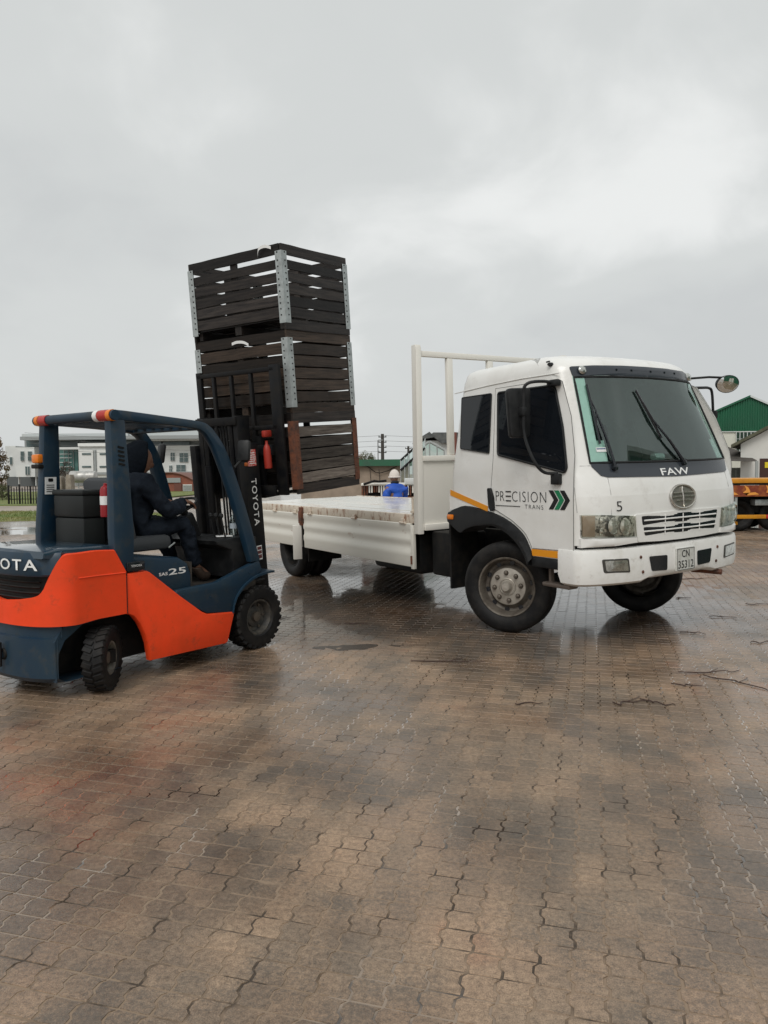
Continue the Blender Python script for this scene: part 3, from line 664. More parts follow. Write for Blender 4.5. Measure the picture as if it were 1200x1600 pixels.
# mirrors, far side: looped arm with flat housing, and a round convex mirror on a thin stalk
mj=empty('side_mirror',(0,0,0),parent=truck)
m=MB(); armp=[(.62,2.16,2.50),(.62,2.40,2.512),(.60,2.56,2.515),(.60,2.615,2.47),(.60,2.635,2.28),(.60,2.64,2.1),(.62,2.56,1.85),(.70,2.42,1.66),(.76,2.36,1.63)]
m.tube(spline(armp,4),.015,8); m.box((.60,2.64,2.22),(.07,.07,.09),bevel=.012); m.build('mirror_arm',M_black,mj)
m=MB(); m.prism(round_poly([(2.47,2.44),(2.72,2.44),(2.71,1.98),(2.48,1.98)],.05,4),lambda p,q,h:(.38+h-(p-2.6)*.9,p,q),-.03,.04,bevel=.018); m.build('mirror_housing',M_black,mj)
mk=empty('round_mirror',(0,0,0),parent=truck)
m=MB(); m.tube([(.70,2.05,2.59),(.82,2.24,2.60),(.87,2.40,2.595)],.012,6); m.build('mirror_stalk',M_black,mk)
Mr=Matrix.Translation((.87,2.49,2.53))@Matrix.Rotation(R_(-12),4,'Z')@Matrix.Rotation(R_(108),4,'Y')@Matrix.Diagonal((.098,.155,1,1))
m=MB(); m.lathe([(.001,-.07),(.5,-.065),(.85,-.04),(1.0,0),(1.0,.008),(.96,.010)],24,Mr); m.build('mirror_housing',M_black,mk)
m=MB(); m.lathe([(.96,.008),(.7,.020),(.35,.027),(.001,.029)],24,Mr); m.build('mirror_glass',mat('mirror_glass',(.8,.82,.82),.02,metal=1.0),mk)
# ------------------------------------------------------------------ wheels
def tyre_profile(R,W,rim):
    h=W/2
    return [(rim,-h*.70),(rim+.02,-h*.86),(rim+(R-rim)*.45,-h),(R-.045,-h*.95),(R-.012,-h*.80),(R,-h*.62),(R,-h*.36),(R-.012,-h*.34),(R-.012,-h*.28),(R,-h*.26),(R,h*-.04),(R-.012,-h*.03),(R-.012,h*.03),(R,h*.04),(R,h*.26),(R-.012,h*.28),(R-.012,h*.34),(R,h*.36),(R,h*.62),(R-.012,h*.80),(R-.045,h*.95),(rim+(R-rim)*.45,h),(rim+.02,h*.86),(rim,h*.70)]
M_disc=mat('wheel_disc_paint',(.42,.39,.34),.4,metal=.4,col2=(.28,.25,.21),scale=9,rough2=.55)
def truck_wheel(loc,rz,outer,inset=False):
    """outer: +1 faces local +v, -1 faces -v. axis is local Z of the lathe"""
    w=empty('wheel',loc,(-RX,0,rz),truck)
    Mx=Matrix.Rotation(R_(90 if outer<0 else -90),4,'X')
    m=MB(); m.lathe(tyre_profile(.472,.27,.300),64,Mx)
    m.build('tyre',M_tyre,w)
    m=MB()
    if not inset: prof=[(.303,.095),(.312,.103),(.304,.112),(.292,.108),(.280,.085),(.272,.03),(.262,.0),(.235,-.01),(.215,.012),(.198,.045),(.190,.058),(.12,.060),(.10,.066),(.085,.066)]
    else: prof=[(.303,.095),(.312,.103),(.304,.112),(.292,.108),(.280,.085),(.272,-.04),(.22,-.08),(.12,-.08),(.10,-.02),(.06,-.01),(.001,-.01)]
    m.lathe(prof,40,Mx); rim=m.build('rim',M_rim if not inset else M_dark,w)
    if not inset:
        hh=None
        for k in range(10):
            a=2*math.pi*(k+.3)/10; T4=Mx@Matrix.Translation((.247*math.cos(a),.247*math.sin(a),.0))
            if hh is None: m=MB(); m.lathe([(.026,-.004),(.026,.006),(.001,.006)],10); o=m.build('hand_hole',M_gloss,w); hh=o.data
            else: o=mesh_obj('hand_hole',hh,None,w)
            o.matrix_local=T4
        m=MB(); m.lathe([(.196,.046),(.190,.061),(.182,.064),(.118,.066),(.10,.070),(.085,.070)],40,Mx); m.build('wheel_disc',M_disc,w)
        m=MB(); m.lathe([(.092,.066),(.090,.080),(.080,.086),(.072,.080),(.062,.082),(.055,.10),(.048,.125),(.038,.136),(.001,.140)],24,Mx); m.build('hub',M_disc,w)
        nn=None
        for k in range(8):
            a=2*math.pi*k/8+.1; T4=Mx@Matrix.Translation((.143*math.cos(a),.143*math.sin(a),.062))
            if nn is None: m=MB(); m.lathe([(.027,0),(.027,.006),(.021,.004),(.020,.026),(.012,.030),(.011,.042),(.001,.043)],8); o=m.build('wheel_nut',mat('nut_metal',(.13,.11,.09),.5,metal=.5),w,smooth=20); nn=o.data
            else: o=mesh_obj('wheel_nut',nn,None,w)
            o.matrix_local=T4
    return w
zf=lambda v:.472-v*math.sin(RX)
truck_wheel((-.05,.14,zf(.14)),R_(28),-1)
truck_wheel((-.05,2.17,zf(2.17)),R_(26),1)
for v,o_,ins in ((.13,-1,True),(.43,-1,True),(1.93,1,True),(2.23,1,True)): truck_wheel((-5.15,v,zf(v)),0,o_,ins)
for v0,v1 in ((.02,.60),(1.76,2.34)):
    m=MB(); m.b2((-4.56,v0,.30),(-4.54,v1,1.0)); m.build('mud_flap',M_dark,truck,smooth=0)
# ------------------------------------------------------------------ chassis
m=MB()
for v in (.78,1.58): m.b2((-7.0,v-.04,.72),(.8,v+.04,.96))
for u in (-6.6,-5.2,-4,-2.6,-1.4,0,.6): m.b2((u-.05,.74,.76),(u+.05,1.62,.92))
m.b2((-5.25,.4,.40),(-5.05,1.96,.56)); m.box((-5.15,1.18,.48),(.4,.4,.36),bevel=.1); m.b2((-.14,.35,.40),(.04,2.0,.52))
m.b2((-.7,.75,.62),(.7,1.61,1.15))
m.build('chassis',M_dark,truck,smooth=30)
m=MB(); m.box((-2.15,.34,.66),(1.1,.52,.50),bevel=.07); m.build('fuel_tank',M_dark,truck)
m=MB(); m.box((-1.18,.36,.70),(.42,.5,.52),bevel=.03); m.build('battery_box',M_dark,truck)
m=MB(); m.box((-2.3,2.02,.66),(1.2,.52,.50),bevel=.07); m.build('air_tank',M_dark,truck)
m=MB(); m.lathe(tyre_profile(.472,.25,.29),40,Matrix.Translation((-3.55,1.18,.60))); m.lathe([(.3,.05),(.1,0),(.001,0)],24,Matrix.Translation((-3.55,1.18,.60))); m.build('spare_wheel',M_tyre,truck)
# ------------------------------------------------------------------ deck, headboard, drop sides
def paint_mat(name,base,rust,amount,scale,stretch=(1,1,1),rough=.35):
    m=bpy.data.materials.new(name); m.use_nodes=True; nt=m.node_tree; n=nt.nodes; l=nt.links; p=n['Principled BSDF']
    t=n.new('ShaderNodeTexCoord'); mp=n.new('ShaderNodeMapping'); mp.inputs['Scale'].default_value=stretch; l.new(t.outputs['Object'],mp.inputs[0])
    a=n.new('ShaderNodeTexNoise'); a.inputs['Scale'].default_value=scale; a.inputs['Detail'].default_value=8; a.inputs['Roughness'].default_value=.68; l.new(mp.outputs[0],a.inputs['Vector'])
    mr=n.new('ShaderNodeMapRange'); mr.inputs['From Min'].default_value=amount; mr.inputs['From Max'].default_value=amount+.13; l.new(a.outputs['Fac'],mr.inputs['Value'])
    x=n.new('ShaderNodeMix'); x.data_type='RGBA'; x.inputs[6].default_value=(*base,1); x.inputs[7].default_value=(*rust,1); l.new(mr.outputs[0],x.inputs[0]); l.new(x.outputs[2],p.inputs['Base Color'])
    r=n.new('ShaderNodeMapRange'); r.inputs['To Min'].default_value=rough; r.inputs['To Max'].default_value=.8; l.new(mr.outputs[0],r.inputs['Value']); l.new(r.outputs[0],p.inputs['Roughness'])
    MATS[name]=m; return m
M_deck=paint_mat('deck_paint',(.72,.69,.63),(.42,.32,.25),.56,3.2,(.35,3,1),.14)
M_side=paint_mat('side_paint',(.72,.70,.63),(.30,.15,.08),.63,5,(.5,1,1),.34)
M_rail=paint_mat('rail_paint',(.66,.58,.48),(.27,.13,.07),.52,8,(1.4,1,.6),.5)
M_post=paint_mat('post_paint',(.76,.74,.68),(.35,.2,.12),.66,4,(1,1,.5),.35)
D0,D1=-7.05,-1.50
m=MB(); m.b2((D0,.02,.99),(D1,2.34,1.125)); m.build('deck_frame',M_dark,truck,smooth=0)
npl=12; pw=(2.36-.04)/npl
for k in range(npl):
    m=MB(); v=.0+.02+k*pw; m.b2((D0+.02,v+.005,1.127),(D1,v+pw-.005,1.152+random.Random(k).uniform(-.003,.003)),bevel=.004,seg=1); m.build('deck_plank',M_deck,truck,smooth=0)
for base,d in ((0,-1),(2*V0,1)):
    m=MB(); m.b2((D0,base-d*.018,1.05),(D1+.06,base+d*.03,1.160),bevel=.008); m.build('side_rail',M_rail,truck)
def drop_side(u0,u1,base,d):
    prof=[(.038,1.050),(.045,1.040),(.045,.985),(.036,.960),(.036,.905),(.050,.870),(.050,.825),(.037,.795),(.037,.740),(.051,.705),(.051,.645),(.042,.615),(.042,.535),(.036,.522),(.014,.522)]
    m=MB(); back=[(.012,.522),(.012,1.05)]
    m.prism([(a,b) for a,b in prof]+back[0:2],lambda p,q,h:(h,base+d*p,q),u0,u1); return m.build('drop_side',M_side,truck,smooth=25)
for base,d in ((0,-1),(2*V0,1)):
    drop_side(-4.545,-1.60,base,d); drop_side(-7.0,-4.66,base,d)
    for u in (-6.4,-5.6,-4.82,-4.30,-2.95,-1.75):
        m=MB(); m.box((u,base+d*.052,1.078),(.075,.022,.05),bevel=.006); m.tube([(u-.06,base+d*.056,1.053),(u+.06,base+d*.056,1.053)],.016,8); m.build('hinge',M_rail,truck)
    m=MB(); m.b2((-4.64,base+d*.0,.86),(-4.56,base+d*.075,1.145),bevel=.008); m.box((-4.60,base+d*.075,.99),(.085,.03,.19),bevel=.01); m.build('side_stake',M_rust,truck)
    m=MB(); m.box((-4.67,base+d*.10,.60),(.05,.135,.54),(0,R_(7),R_(20*d)),bevel=.006); m.build('hanging_stake',M_post,truck)
    m=MB(); m.b2((-1.60,base+d*.005,.50),(-1.545,base+d*.05,1.03),bevel=.006); m.build('end_cap',M_side,truck)
    m=MB(); m.tube([(-1.575,base+d*.06,.56),(-1.575,base+d*.06,.66)],.012,8); m.build('latch',M_rust,truck)
    # headboard post
    m=MB(); m.prism([(-1.515,.93),(-1.42,.93),(-1.385,3.11),(-1.40,3.145),(-1.475,3.145)],lambda p,q,h:(p,h,q),base+d*.05,base-d*.030,bevel=.006); m.build('headboard_post',M_post,truck)
    m=MB(); m.tube([(-1.54,base+d*.03,1.17),(-1.56,base+d*.03,1.17),(-1.56,base+d*.03,1.36),(-1.54,base+d*.03,1.36)],.014,6); m.box((-1.55,base+d*.03,1.19),(.05,.05,.03)); m.build('grab_loop',M_rail,truck)
m=MB(); m.b2((-1.46,.032,3.015),(-1.40,2.328,3.08),bevel=.006); m.build('headboard_rail',M_post,truck)
for v in (.46,1.09,1.72): m=MB(); m.b2((-1.455,v-.042,1.86),(-1.405,v+.042,3.014),bevel=.005); m.build('headboard_bar',M_post,truck)
m=MB(); m.b2((-1.48,.032,.98),(-1.42,2.328,1.79)); m.build('headboard_sheet',M_post,truck,smooth=0)
m=MB(); m.b2((-1.50,.032,1.792),(-1.39,2.328,1.855),bevel=.006); m.build('headboard_ledge',M_post,truck)
m=MB(); m.b2((-1.50,.032,.97),(-1.38,2.328,1.045),bevel=.006); m.build('headboard_foot',M_post,truck)
# ================================================================== forklift
FK_LOC=(-1.1884,6.9013,0); FK_RZ=R_(56)
fork=empty('forklift',FK_LOC,(0,0,FK_RZ))
tag(fork,'orange and navy forklift carrying the stack of slatted crates','forklift')
FC=.565
def rear_u(v,off=0): s=min(1,abs((v-FC)/(FC+off))); return -1.88-.27*max(0,1-s**2.6)**.5-off
XZ=lambda p,q,h:(p,h,q)
def svals(n,p=.72):
    r=[]
    for k in range(n+1):
        s=math.sin(-math.pi/2+math.pi*k/n); r.append(math.copysign(abs(s)**p,s))
    return r
# counterweight: orange shell with raised shoulders
def cw_top(v):
    e=abs(v-FC); 
    pts=[(0,.733),(.23,.752),(.34,.768),(.39,.782),(.425,.815),(.455,.885),(.483,.955),(.514,1.03),(.536,1.075),(.55,1.085),(.60,1.085)]
    for (a,b),(c,d) in zip(pts,pts[1:]):
        if e<=c: return b+(d-b)*(e-a)/(c-a)
    return 1.085
m=MB(); cols=[FC+FC*s for s in svals(64,.9)]
rows=[]
for t in (0,.08,.5,.92,1.0):
    row=[(-1.462,0,.579+(.905-.579)*t)]
    for u in (-1.56,-1.72): row.append((u,0.0,.579+((1.09 if u<-1.57 else 1.08)-.579)*t))
    for v in cols: row.append((rear_u(v),v,.565+(cw_top(v)-.565)*t))
    for u in (-1.72,-1.56): row.append((u,2*FC,.579+((1.09 if u<-1.57 else 1.08)-.579)*t))
    row.append((-1.462,2*FC,.579+(.905-.579)*t)); rows.append(row)
# rounded top lip turning inward
last=rows[-1]; lip=[]; lip2=[]
for (u,v,w) in last:
    iv=FC+(v-FC)*.965; iu=u+(.012 if u<-1.6 else 0); lip.append((iu,iv,w+.006)); lip2.append((iu+.05*(1 if u<-1.8 else 0),FC+(v-FC)*.78,w-.004))
rows+= [lip,lip2]
first=rows[0]; rows=[[(u+(.05 if u<-1.8 else 0),FC+(v-FC)*.9,w) for u,v,w in first]]+rows
m.grid(rows); cw=m.build('counterweight',M_orange,fork,smooth=40)
m=MB(); m.tube([(-1.462,-.001,.90),(-1.462,-.001,.58)],.004,4); m.build('panel_seam',M_dark,fork)
m=MB(); m.tube([(-1.875,-.002,.905),(-1.70,-.002,.905),(-1.475,-.002,.90)],.005,4); m.build('pressed_ridge',M_orange,fork)
# bonnet: navy, with the name across the back
def navyrow(w,off): return [(rear_u(v,off),v,w) for v in [FC+(FC+off)*s*.93 for s in svals(40,.9)]]
m=MB(); m.grid([navyrow(.925,-.06),navyrow(.925,-.022),navyrow(.94,-.012),navyrow(1.06,-.014),navyrow(1.098,-.03),navyrow(1.115,-.07)])
m.build('bonnet_rear',M_navy,fork,smooth=40)
m=MB(); m.prism([(-2.09,1.06),(-2.085,1.112),(-1.95,1.128),(-1.60,1.122),(-1.32,1.085),(-1.32,.95)],XZ,.095,2*FC-.095,bevel=.02); m.build('bonnet',mat('wet_navy',(.014,.04,.068),.2,col2=(.02,.044,.066),scale=4,coat=.9,spec=.6),fork)
m=MB(); m.grid([[(rear_u(v,-.07),v,w) for v in [FC+.5*s for s in svals(24)]] for w in (.56,.95)]); m.build('radiator_opening',M_dark,fork)
for w in (.76,.80,.84,.88): m=MB(); m.tube([(rear_u(v,-.055),v,w) for v in [.22+.69*k/12 for k in range(13)]],.008,4); m.build('radiator_slat',M_dark,fork)
RL=lambda x,y:(rear_u(FC-x,-.008)-.004,FC-x,y)
lettering('lettering','TOYOTA',-.391,.391,.970,1.052,RL,M_letter,fork,offset=.012,spacing=1.25)
# lower counterweight skirt
m=MB(); vs_=[.075+.98*k/30 for k in range(31)]
m.grid([[(rear_u(v,-.03),v,w) for v in vs_] for w in (.565,.48)]+[[(rear_u(v,-.012),v,w) for v in vs_] for w in (.47,.44,.18)]+[[(rear_u(v,-.04),v,.145) for v in vs_],[(rear_u(v,-.4),v,.145) for v in vs_]])
for v in (.075,1.055):
    pass
m.prism([(-2.02,.15),(-2.0,.36),(-1.95,.45),(-1.80,.545),(-1.55,.565),(-1.95,.566),(-2.03,.45)],XZ,.078,1.05)
skirt=m.build('counterweight_skirt',M_navy,fork,smooth=35)
m=MB(); m.lathe([(.045,0),(.04,.012),(.03,.014)],16,Matrix.Translation((rear_u(FC,-.012)-.002,FC,.33))@Matrix.Rotation(R_(-90),4,'Y')); m.tube([(rear_u(FC)-.02,FC,.24),(rear_u(FC)-.02,FC,.42)],.016,8); m.build('tow_pin',M_dark,fork)
# chassis core
m=MB(); m.b2((-1.95,.24,.17),(-.30,.89,.56)); m.b2((-.34,.22,.13),(.22,.91,.50)); m.b2((-1.72,.08,.20),(-1.52,1.05,.30)); m.b2((-1.86,.06,.56),(-1.40,1.07,.95)); m.build('chassis',M_dark,fork,smooth=0)
# orange side panels
arch=[(-1.461,.579),(-1.40,.548),(-1.345,.48),(-1.30,.39),(-1.27,.30),(-1.25,.16)]
sp=[(-1.457,.890),(-1.27,.892),(-1.235,.875),(-.933,.640),(-.70,.470),(-.64,.440),(-.335,.410),(-.318,.395),(-.405,.148),(-.43,.138)]+arch[::-1]
M_panel=MATS['orange_paint']
for v0,v1 in ((.0,.07),(2*FC,2*FC-.07)):
    m=MB(); m.prism(sp,XZ,v0,v1,bevel=.012); m.build('side_panel',M_orange,fork,smooth=30)
    m=MB(); m.prism([(-1.0,.64),(-.96,.69),(-.52,.70),(-.03,.832),(.02,.84),(.06,.745),(-.02,.70),(-.16,.615),(-.26,.53),(-.322,.405),(-.64,.446)],XZ,v0+(.008 if v0==0 else -.008),v1,bevel=.008); m.build('step_panel',M_navy,fork,smooth=30)
    # front fender
    fp=[(-.345,.40),(-.30,.53),(-.20,.63),(-.05,.70),(.10,.725),(.21,.728)]
    m=MB(); s_=1 if v0==0 else -1
    pts=[(p.x,p.y) for p in spline([(a,b,0) for a,b in fp],5)]
    m.grid([[(a,v0-s_*.012,b-.02) for a,b in pts],[(a,v0-s_*.012,b) for a,b in pts],[(a,v0+s_*.27,b+.012) for a,b in pts],[(a,v0+s_*.27,b-.05) for a,b in pts]]); m.build('front_fender',M_navy,fork,smooth=40)
# seat box
m=MB(); m.prism([(-1.46,1.02),(-1.30,1.004),(-.87,.955),(-.775,.90),(-.735,.80),(-.735,.60),(-1.46,.60)],XZ,.085,2*FC-.085,bevel=.03); m.build('engine_cover',M_navy,fork,smooth=40)
SL=lambda x,y:(x,.0835,y)
lettering('lettering','25',-.985,-.80,.815,.868,SL,M_letter,fork,offset=.015)
lettering('lettering','SAS',-1.085,-.995,.818,.845,SL,M_letter,fork,offset=.02)
m=MB(); m.b2((-1.455,-.004,.905),(-1.29,.04,.975),bevel=.006); m.build('name_strip',M_gloss,fork)
lettering('lettering','TOYOTA',-1.42,-1.32,.935,.952,lambda x,y:(x,-.0055,y),M_letter,fork,offset=.01)
# floor and cowl
M_mat=mat('rubber_floor',(.03,.026,.022),.7,col2=(.06,.05,.04),scale=9)
m=MB(); m.b2((-.80,.06,.57),(.02,2*FC-.06,.655)); m.b2((-.74,.10,.655),(-.72,2*FC-.1,.9)); m.build('floor_plate',M_mat,fork,smooth=0)
m=MB(); m.prism([(-.06,.655),(-.20,.70),(-.24,.96),(-.42,1.02),(-.44,1.055),(-.10,1.075),(.08,1.06),(.10,.655)],XZ,.10,2*FC-.10,bevel=.012); m.build('front_cowl',M_black,fork)
m=MB(); m.tube([(-.20,.62,1.05),(-.36,.62,1.33)],.035,10); m.box((-.30,.62,1.16),(.16,.14,.26),(0,R_(-28),0),bevel=.03); m.build('steering_column',M_black,fork)
sc_=Vector((-.40,.62,1.36)); ax=Vector((-.42,0,.9)).normalized(); e1=Vector((0,1,0)); e2=ax.cross(e1)
m=MB(); m.tube([sc_+.17*(math.cos(t)*e1+math.sin(t)*e2) for t in [2*math.pi*k/24 for k in range(24)]],.014,8,closed=True); m.tube([sc_-.17*e1,sc_,sc_+.17*e1],.012,6); m.tube([sc_,sc_+.17*e2],.012,6); m.lathe([(.05,-.02),(.05,.02),(.001,.03)],12,Matrix.Translation(sc_)@ax.to_track_quat('Z','Y').to_matrix().to_4x4()); m.build('steering_wheel',M_black,fork)
for k in range(3): m=MB(); m.tube([(-.22,.20+.07*k,1.06),(-.27,.20+.07*k,1.26)],.008,6); m.lathe([(.001,.03),(.018,.02),(.022,0),(.012,-.02)],10,Matrix.Translation((-.27,.20+.07*k,1.27))); m.build('lever',M_black,fork)
# seat
m=MB(); m.box((-.98,.56,1.07),(.48,.50,.13),bevel=.05); m.box((-1.20,.56,1.36),(.13,.48,.56),(0,R_(-10),0),bevel=.05); m.build('seat',M_seat,fork)
m=MB(); m.tube([(-.80,.30,1.02),(-.74,.29,1.06)],.007,6); m.build('seat_lever',M_steel,fork)
M_tank=mat('tank_cover',(.014,.016,.016),.5,spec=.3)
m=MB(); m.box((-1.385,.70,1.19),(.205,.40,.24),bevel=.02); m.box((-1.385,.70,1.405),(.215,.415,.185),bevel=.02); rbx=m.build('rear_box',M_tank,fork)
m=MB(); m.box((-1.385,.70,1.517),(.235,.435,.045),bevel=.018); m.build('rear_box_lid',M_tank,fork)
m=MB(); m.lathe([(.001,0),(.042,.004),(.045,.02),(.045,.21),(.036,.24),(.016,.255),(.016,.27),(.001,.275)],16,Matrix.Translation((-1.415,.30,1.32))); m.tube([(-1.415,.30,1.58),(-1.39,.26,1.59),(-1.38,.25,1.45)],.009,6); ext=m.build('extinguisher',mat('extinguisher_red',(.28,.010,.016),.35),fork)
m=MB(); m.lathe([(.046,.0),(.046,.07)],16,Matrix.Translation((-1.415,.30,1.42))); m.build('extinguisher_label',M_letter,fork)
# overhead guard
railp=[(-1.52,2.160),(-1.385,2.163),(-.95,2.140),(-.60,2.118),(-.50,2.085),(-.43,2.025),(-.303,1.847),(-.121,1.377),(.035,.836)]
raili=[(-.084,.836),(-.251,1.377),(-.427,1.83),(-.52,1.98),(-.58,2.03),(-.66,2.052),(-1.0,2.072),(-1.52,2.085)]
def splay(w): return .075*max(0,(w-.8)/1.3)
def leg(poly,v0,t,name):
    m=MB(); near_=v0<FC
    def f(p,q,h): return (p,(v0+splay(q)+h) if near_ else (v0-splay(q)-h),q)
    m.prism(poly,f,0,t,bevel=.014); return m.build(name,M_navy,fork,smooth=35)
prear=[(-1.512,2.10),(-1.378,2.10),(-1.362,1.6),(-1.355,1.2),(-1.378,.95),(-1.46,.90),(-1.545,1.0),(-1.548,1.2),(-1.525,1.6)]
for v0 in (.0,2*FC):
    leg([(p.x,p.y) for p in spline([(a,b,0) for a,b in railp],4)]+[(p.x,p.y) for p in spline([(a,b,0) for a,b in raili],4)],v0,.075,'guard_rail')
    leg(prear,v0+(.004 if v0==0 else -.004),.085,'guard_post')
for k in range(5): m=MB(); w=1.74+.033*k; m.box((-1.435,splay(w)+.002,w),(.055,.008,.014),(0,R_(10),0)); m.build('post_slot',M_dark,fork)
m=MB(); m.tube([(-1.50,.03,2.118),(-1.50,2*FC-.03,2.118)],.041,12); m.build('guard_beam',M_navy,fork)
m=MB(); m.b2((-.62,.08,2.045),(-.55,2*FC-.08,2.09),bevel=.01); m.build('guard_beam',M_navy,fork)
for k in range(7):
    v=.20+.122*k; m=MB(); m.box((-1.05,v,2.085),(.92,.045,.022),bevel=.004); m.build('roof_bar',M_navy,fork)
def tail(v,col,w_=.07):
    m=MB(); m.tube([(-1.502,v,2.118),(-1.502,v+w_,2.118)],.0455,12); m.build('tail_lamp',col,fork)
tail(.055,M_amber,.045); tail(.10,M_red,.11); tail(.215,M_letter,.05)
tail(2*FC-.105,M_amber,.045); tail(2*FC-.215,M_red,.10)
# beacon, sticker, mirrors
m=MB(); m.box((-1.535,1.045,1.80),(.06,.10,.075),bevel=.015); m.build('beacon',M_amber,fork)
m=MB(); m.box((-1.53,1.045,1.735),(.07,.11,.035),bevel=.008); m.build('beacon_mount',M_dark,fork)
vi=lambda w:2*FC-.004-splay(w)-.087
m=MB(); m.prism([(-1.508,1.50),(-1.405,1.50),(-1.405,1.645),(-1.508,1.645)],lambda p,q,h:(p,vi(q)-h,q),.0,.003); m.build('sticker',M_letter,fork,smooth=0)
m=MB(); m.prism(round_poly([(-1.48,1.605),(-1.435,1.605),(-1.435,1.635),(-1.48,1.635)],.01,2),lambda p,q,h:(p,vi(q)-h,q),.0032,.0045); m.build('sticker_mark',M_dark,fork,smooth=0)
for k in range(4): m=MB(); m.prism([(-1.495,1.52+.018*k),(-1.425,1.52+.018*k),(-1.425,1.527+.018*k),(-1.495,1.527+.018*k)],lambda p,q,h:(p,vi(q)-h,q),.0032,.0045); m.build('sticker_line',mat('grey_lettering',(.05,.05,.05),.4),fork,smooth=0)
def fk_mirror(v,s):
    m=MB(); m.box((-.16,v,1.87),(.06,.12,.20),(0,R_(8),R_(20*s)),bevel=.025); m.tube([(-.22,v+s*.06,1.72),(-.18,v,1.80)],.012,6); a=m.build('mirror',M_black,fork)
    m=MB(); m.box((-.165,v-s*.03,1.745),(.04,.04,.05) if s<0 else (.03,.03,.035),bevel=.008); m.build('indicator',M_amber if s<0 else mat('dull_amber',(.30,.07,.012),.4),fork)
fk_mirror(.0,1); fk_mirror(2*FC+.02,-1)
# wheels
def fk_wheel(loc,rz,outer,R,W,rimr,name='wheel'):
    w=empty(name,loc,(0,0,rz),fork); Mx=Matrix.Rotation(R_(90 if outer<0 else -90),4,'X'); h=W/2
    m=MB(); m.lathe([(rimr,-h*.75),(rimr+.015,-h*.95),(rimr+(R-rimr)*.5,-h),(R-.03,-h*.96),(R-.012,-h*.8),(R-.012,h*.8),(R-.03,h*.96),(rimr+(R-rimr)*.5,h),(rimr+.015,h*.95),(rimr,h*.75)],48,Mx)
    n=26
    for k in range(n):
        for s in (-1,1):
            a=2*math.pi*(k+(.5 if s>0 else 0))/n; RM=(Mx@Matrix.Rotation(a,4,'Z')@Matrix.Rotation(s*.35,4,'X'))
            m.box(Mx@Vector(((R-.017)*math.cos(a),(R-.017)*math.sin(a),s*h*.5)),(.032,R*.155,h*.92),RM.to_3x3().to_4x4(),bevel=.004,seg=1)
    m.build('tyre',M_tyre,w)
    m=MB(); m.lathe([(rimr+.004,h*.72),(rimr+.006,h*.80),(rimr-.01,h*.80),(rimr-.02,h*.5),(rimr-.03,h*.1),(rimr*.62,h*.02),(rimr*.58,h*.2),(rimr*.5,h*.25),(.001,h*.25)],32,Mx); m.build('rim',mat('fork_rim',(.035,.035,.034),.5,col2=(.09,.08,.065),scale=14) if R>.28 else mat('fork_rim_grey',(.16,.15,.125),.6,col2=(.07,.06,.05),scale=14),w)
    m=MB()
    for k in range(6):
        a=2*math.pi*k/6; m.lathe([(.014,0),(.014,.018),(.001,.02)],6,Mx@Matrix.Translation((rimr*.72*math.cos(a),rimr*.72*math.sin(a),h*.02)))
    m.lathe([(.05,h*.2),(.045,h*.55),(.001,h*.6)],14,Mx); m.build('wheel_nuts',mat('nut_metal',(.13,.11,.09),.5,metal=.5),w)
fk_wheel((.02,.10,.302),0,-1,.302,.20,.165); fk_wheel((.02,2*FC-.10,.302),0,1,.302,.20,.165)
fk_wheel((-1.625,.095,.252),R_(36),-1,.252,.16,.125); fk_wheel((-1.625,2*FC-.095,.252),R_(30),1,.252,.16,.125)
# ------------------------------------------------------------------ mast
TILT=R_(-5.2)
mast=empty('mast',(.27,0,.3),(0,TILT,0),fork)
M_mast=mat('mast_steel',(.005,.0055,.007),.45,col2=(.012,.011,.010),scale=10,rough2=.65,spec=.22)
for v0,v1 in ((.19,.27),(2*FC-.27,2*FC-.19)):
    m=MB(); m.b2((-.10,v0,-.18),(.10,v1,1.66),bevel=.008); m.build('outer_rail',M_mast,mast)
for v0,v1 in ((.29,.35),(2*FC-.35,2*FC-.29)):
    m=MB(); m.b2((-.06,v0,.45),(.11,v1,1.93),bevel=.006); m.build('inner_rail',M_mast,mast)
for v in (.39,2*FC-.39):
    m=MB(); m.tube([(-.05,v,-.1),(-.05,v,1.45)],.042,12); m.tube([(-.05,v,1.45),(-.05,v,1.88)],.026,10); m.build('lift_cylinder',M_mast,mast)
    m=MB(); m.tube([(.04,v+.05,.3),(.04,v+.05,1.9)],.014,6); m.build('chain',mat('chain_steel',(.06,.055,.05),.35,metal=.7),mast)
for k in range(4):
    m=MB(); m.tube([(.0,.50+.04*k,.2),(.0,.50+.04*k,1.85)],.011,6); m.build('hose',M_black,mast)
for z in (-.12,1.60): m=MB(); m.b2((.0,.271,z-.035),(.04,2*FC-.271,z+.035),bevel=.006); m.build('cross_member',M_mast,mast)
for z in (.62,1.88): m=MB(); m.b2((-.085,.29,z-.04),(-.05,2*FC-.29,z+.04),bevel=.006); m.build('cross_member',M_mast,mast)
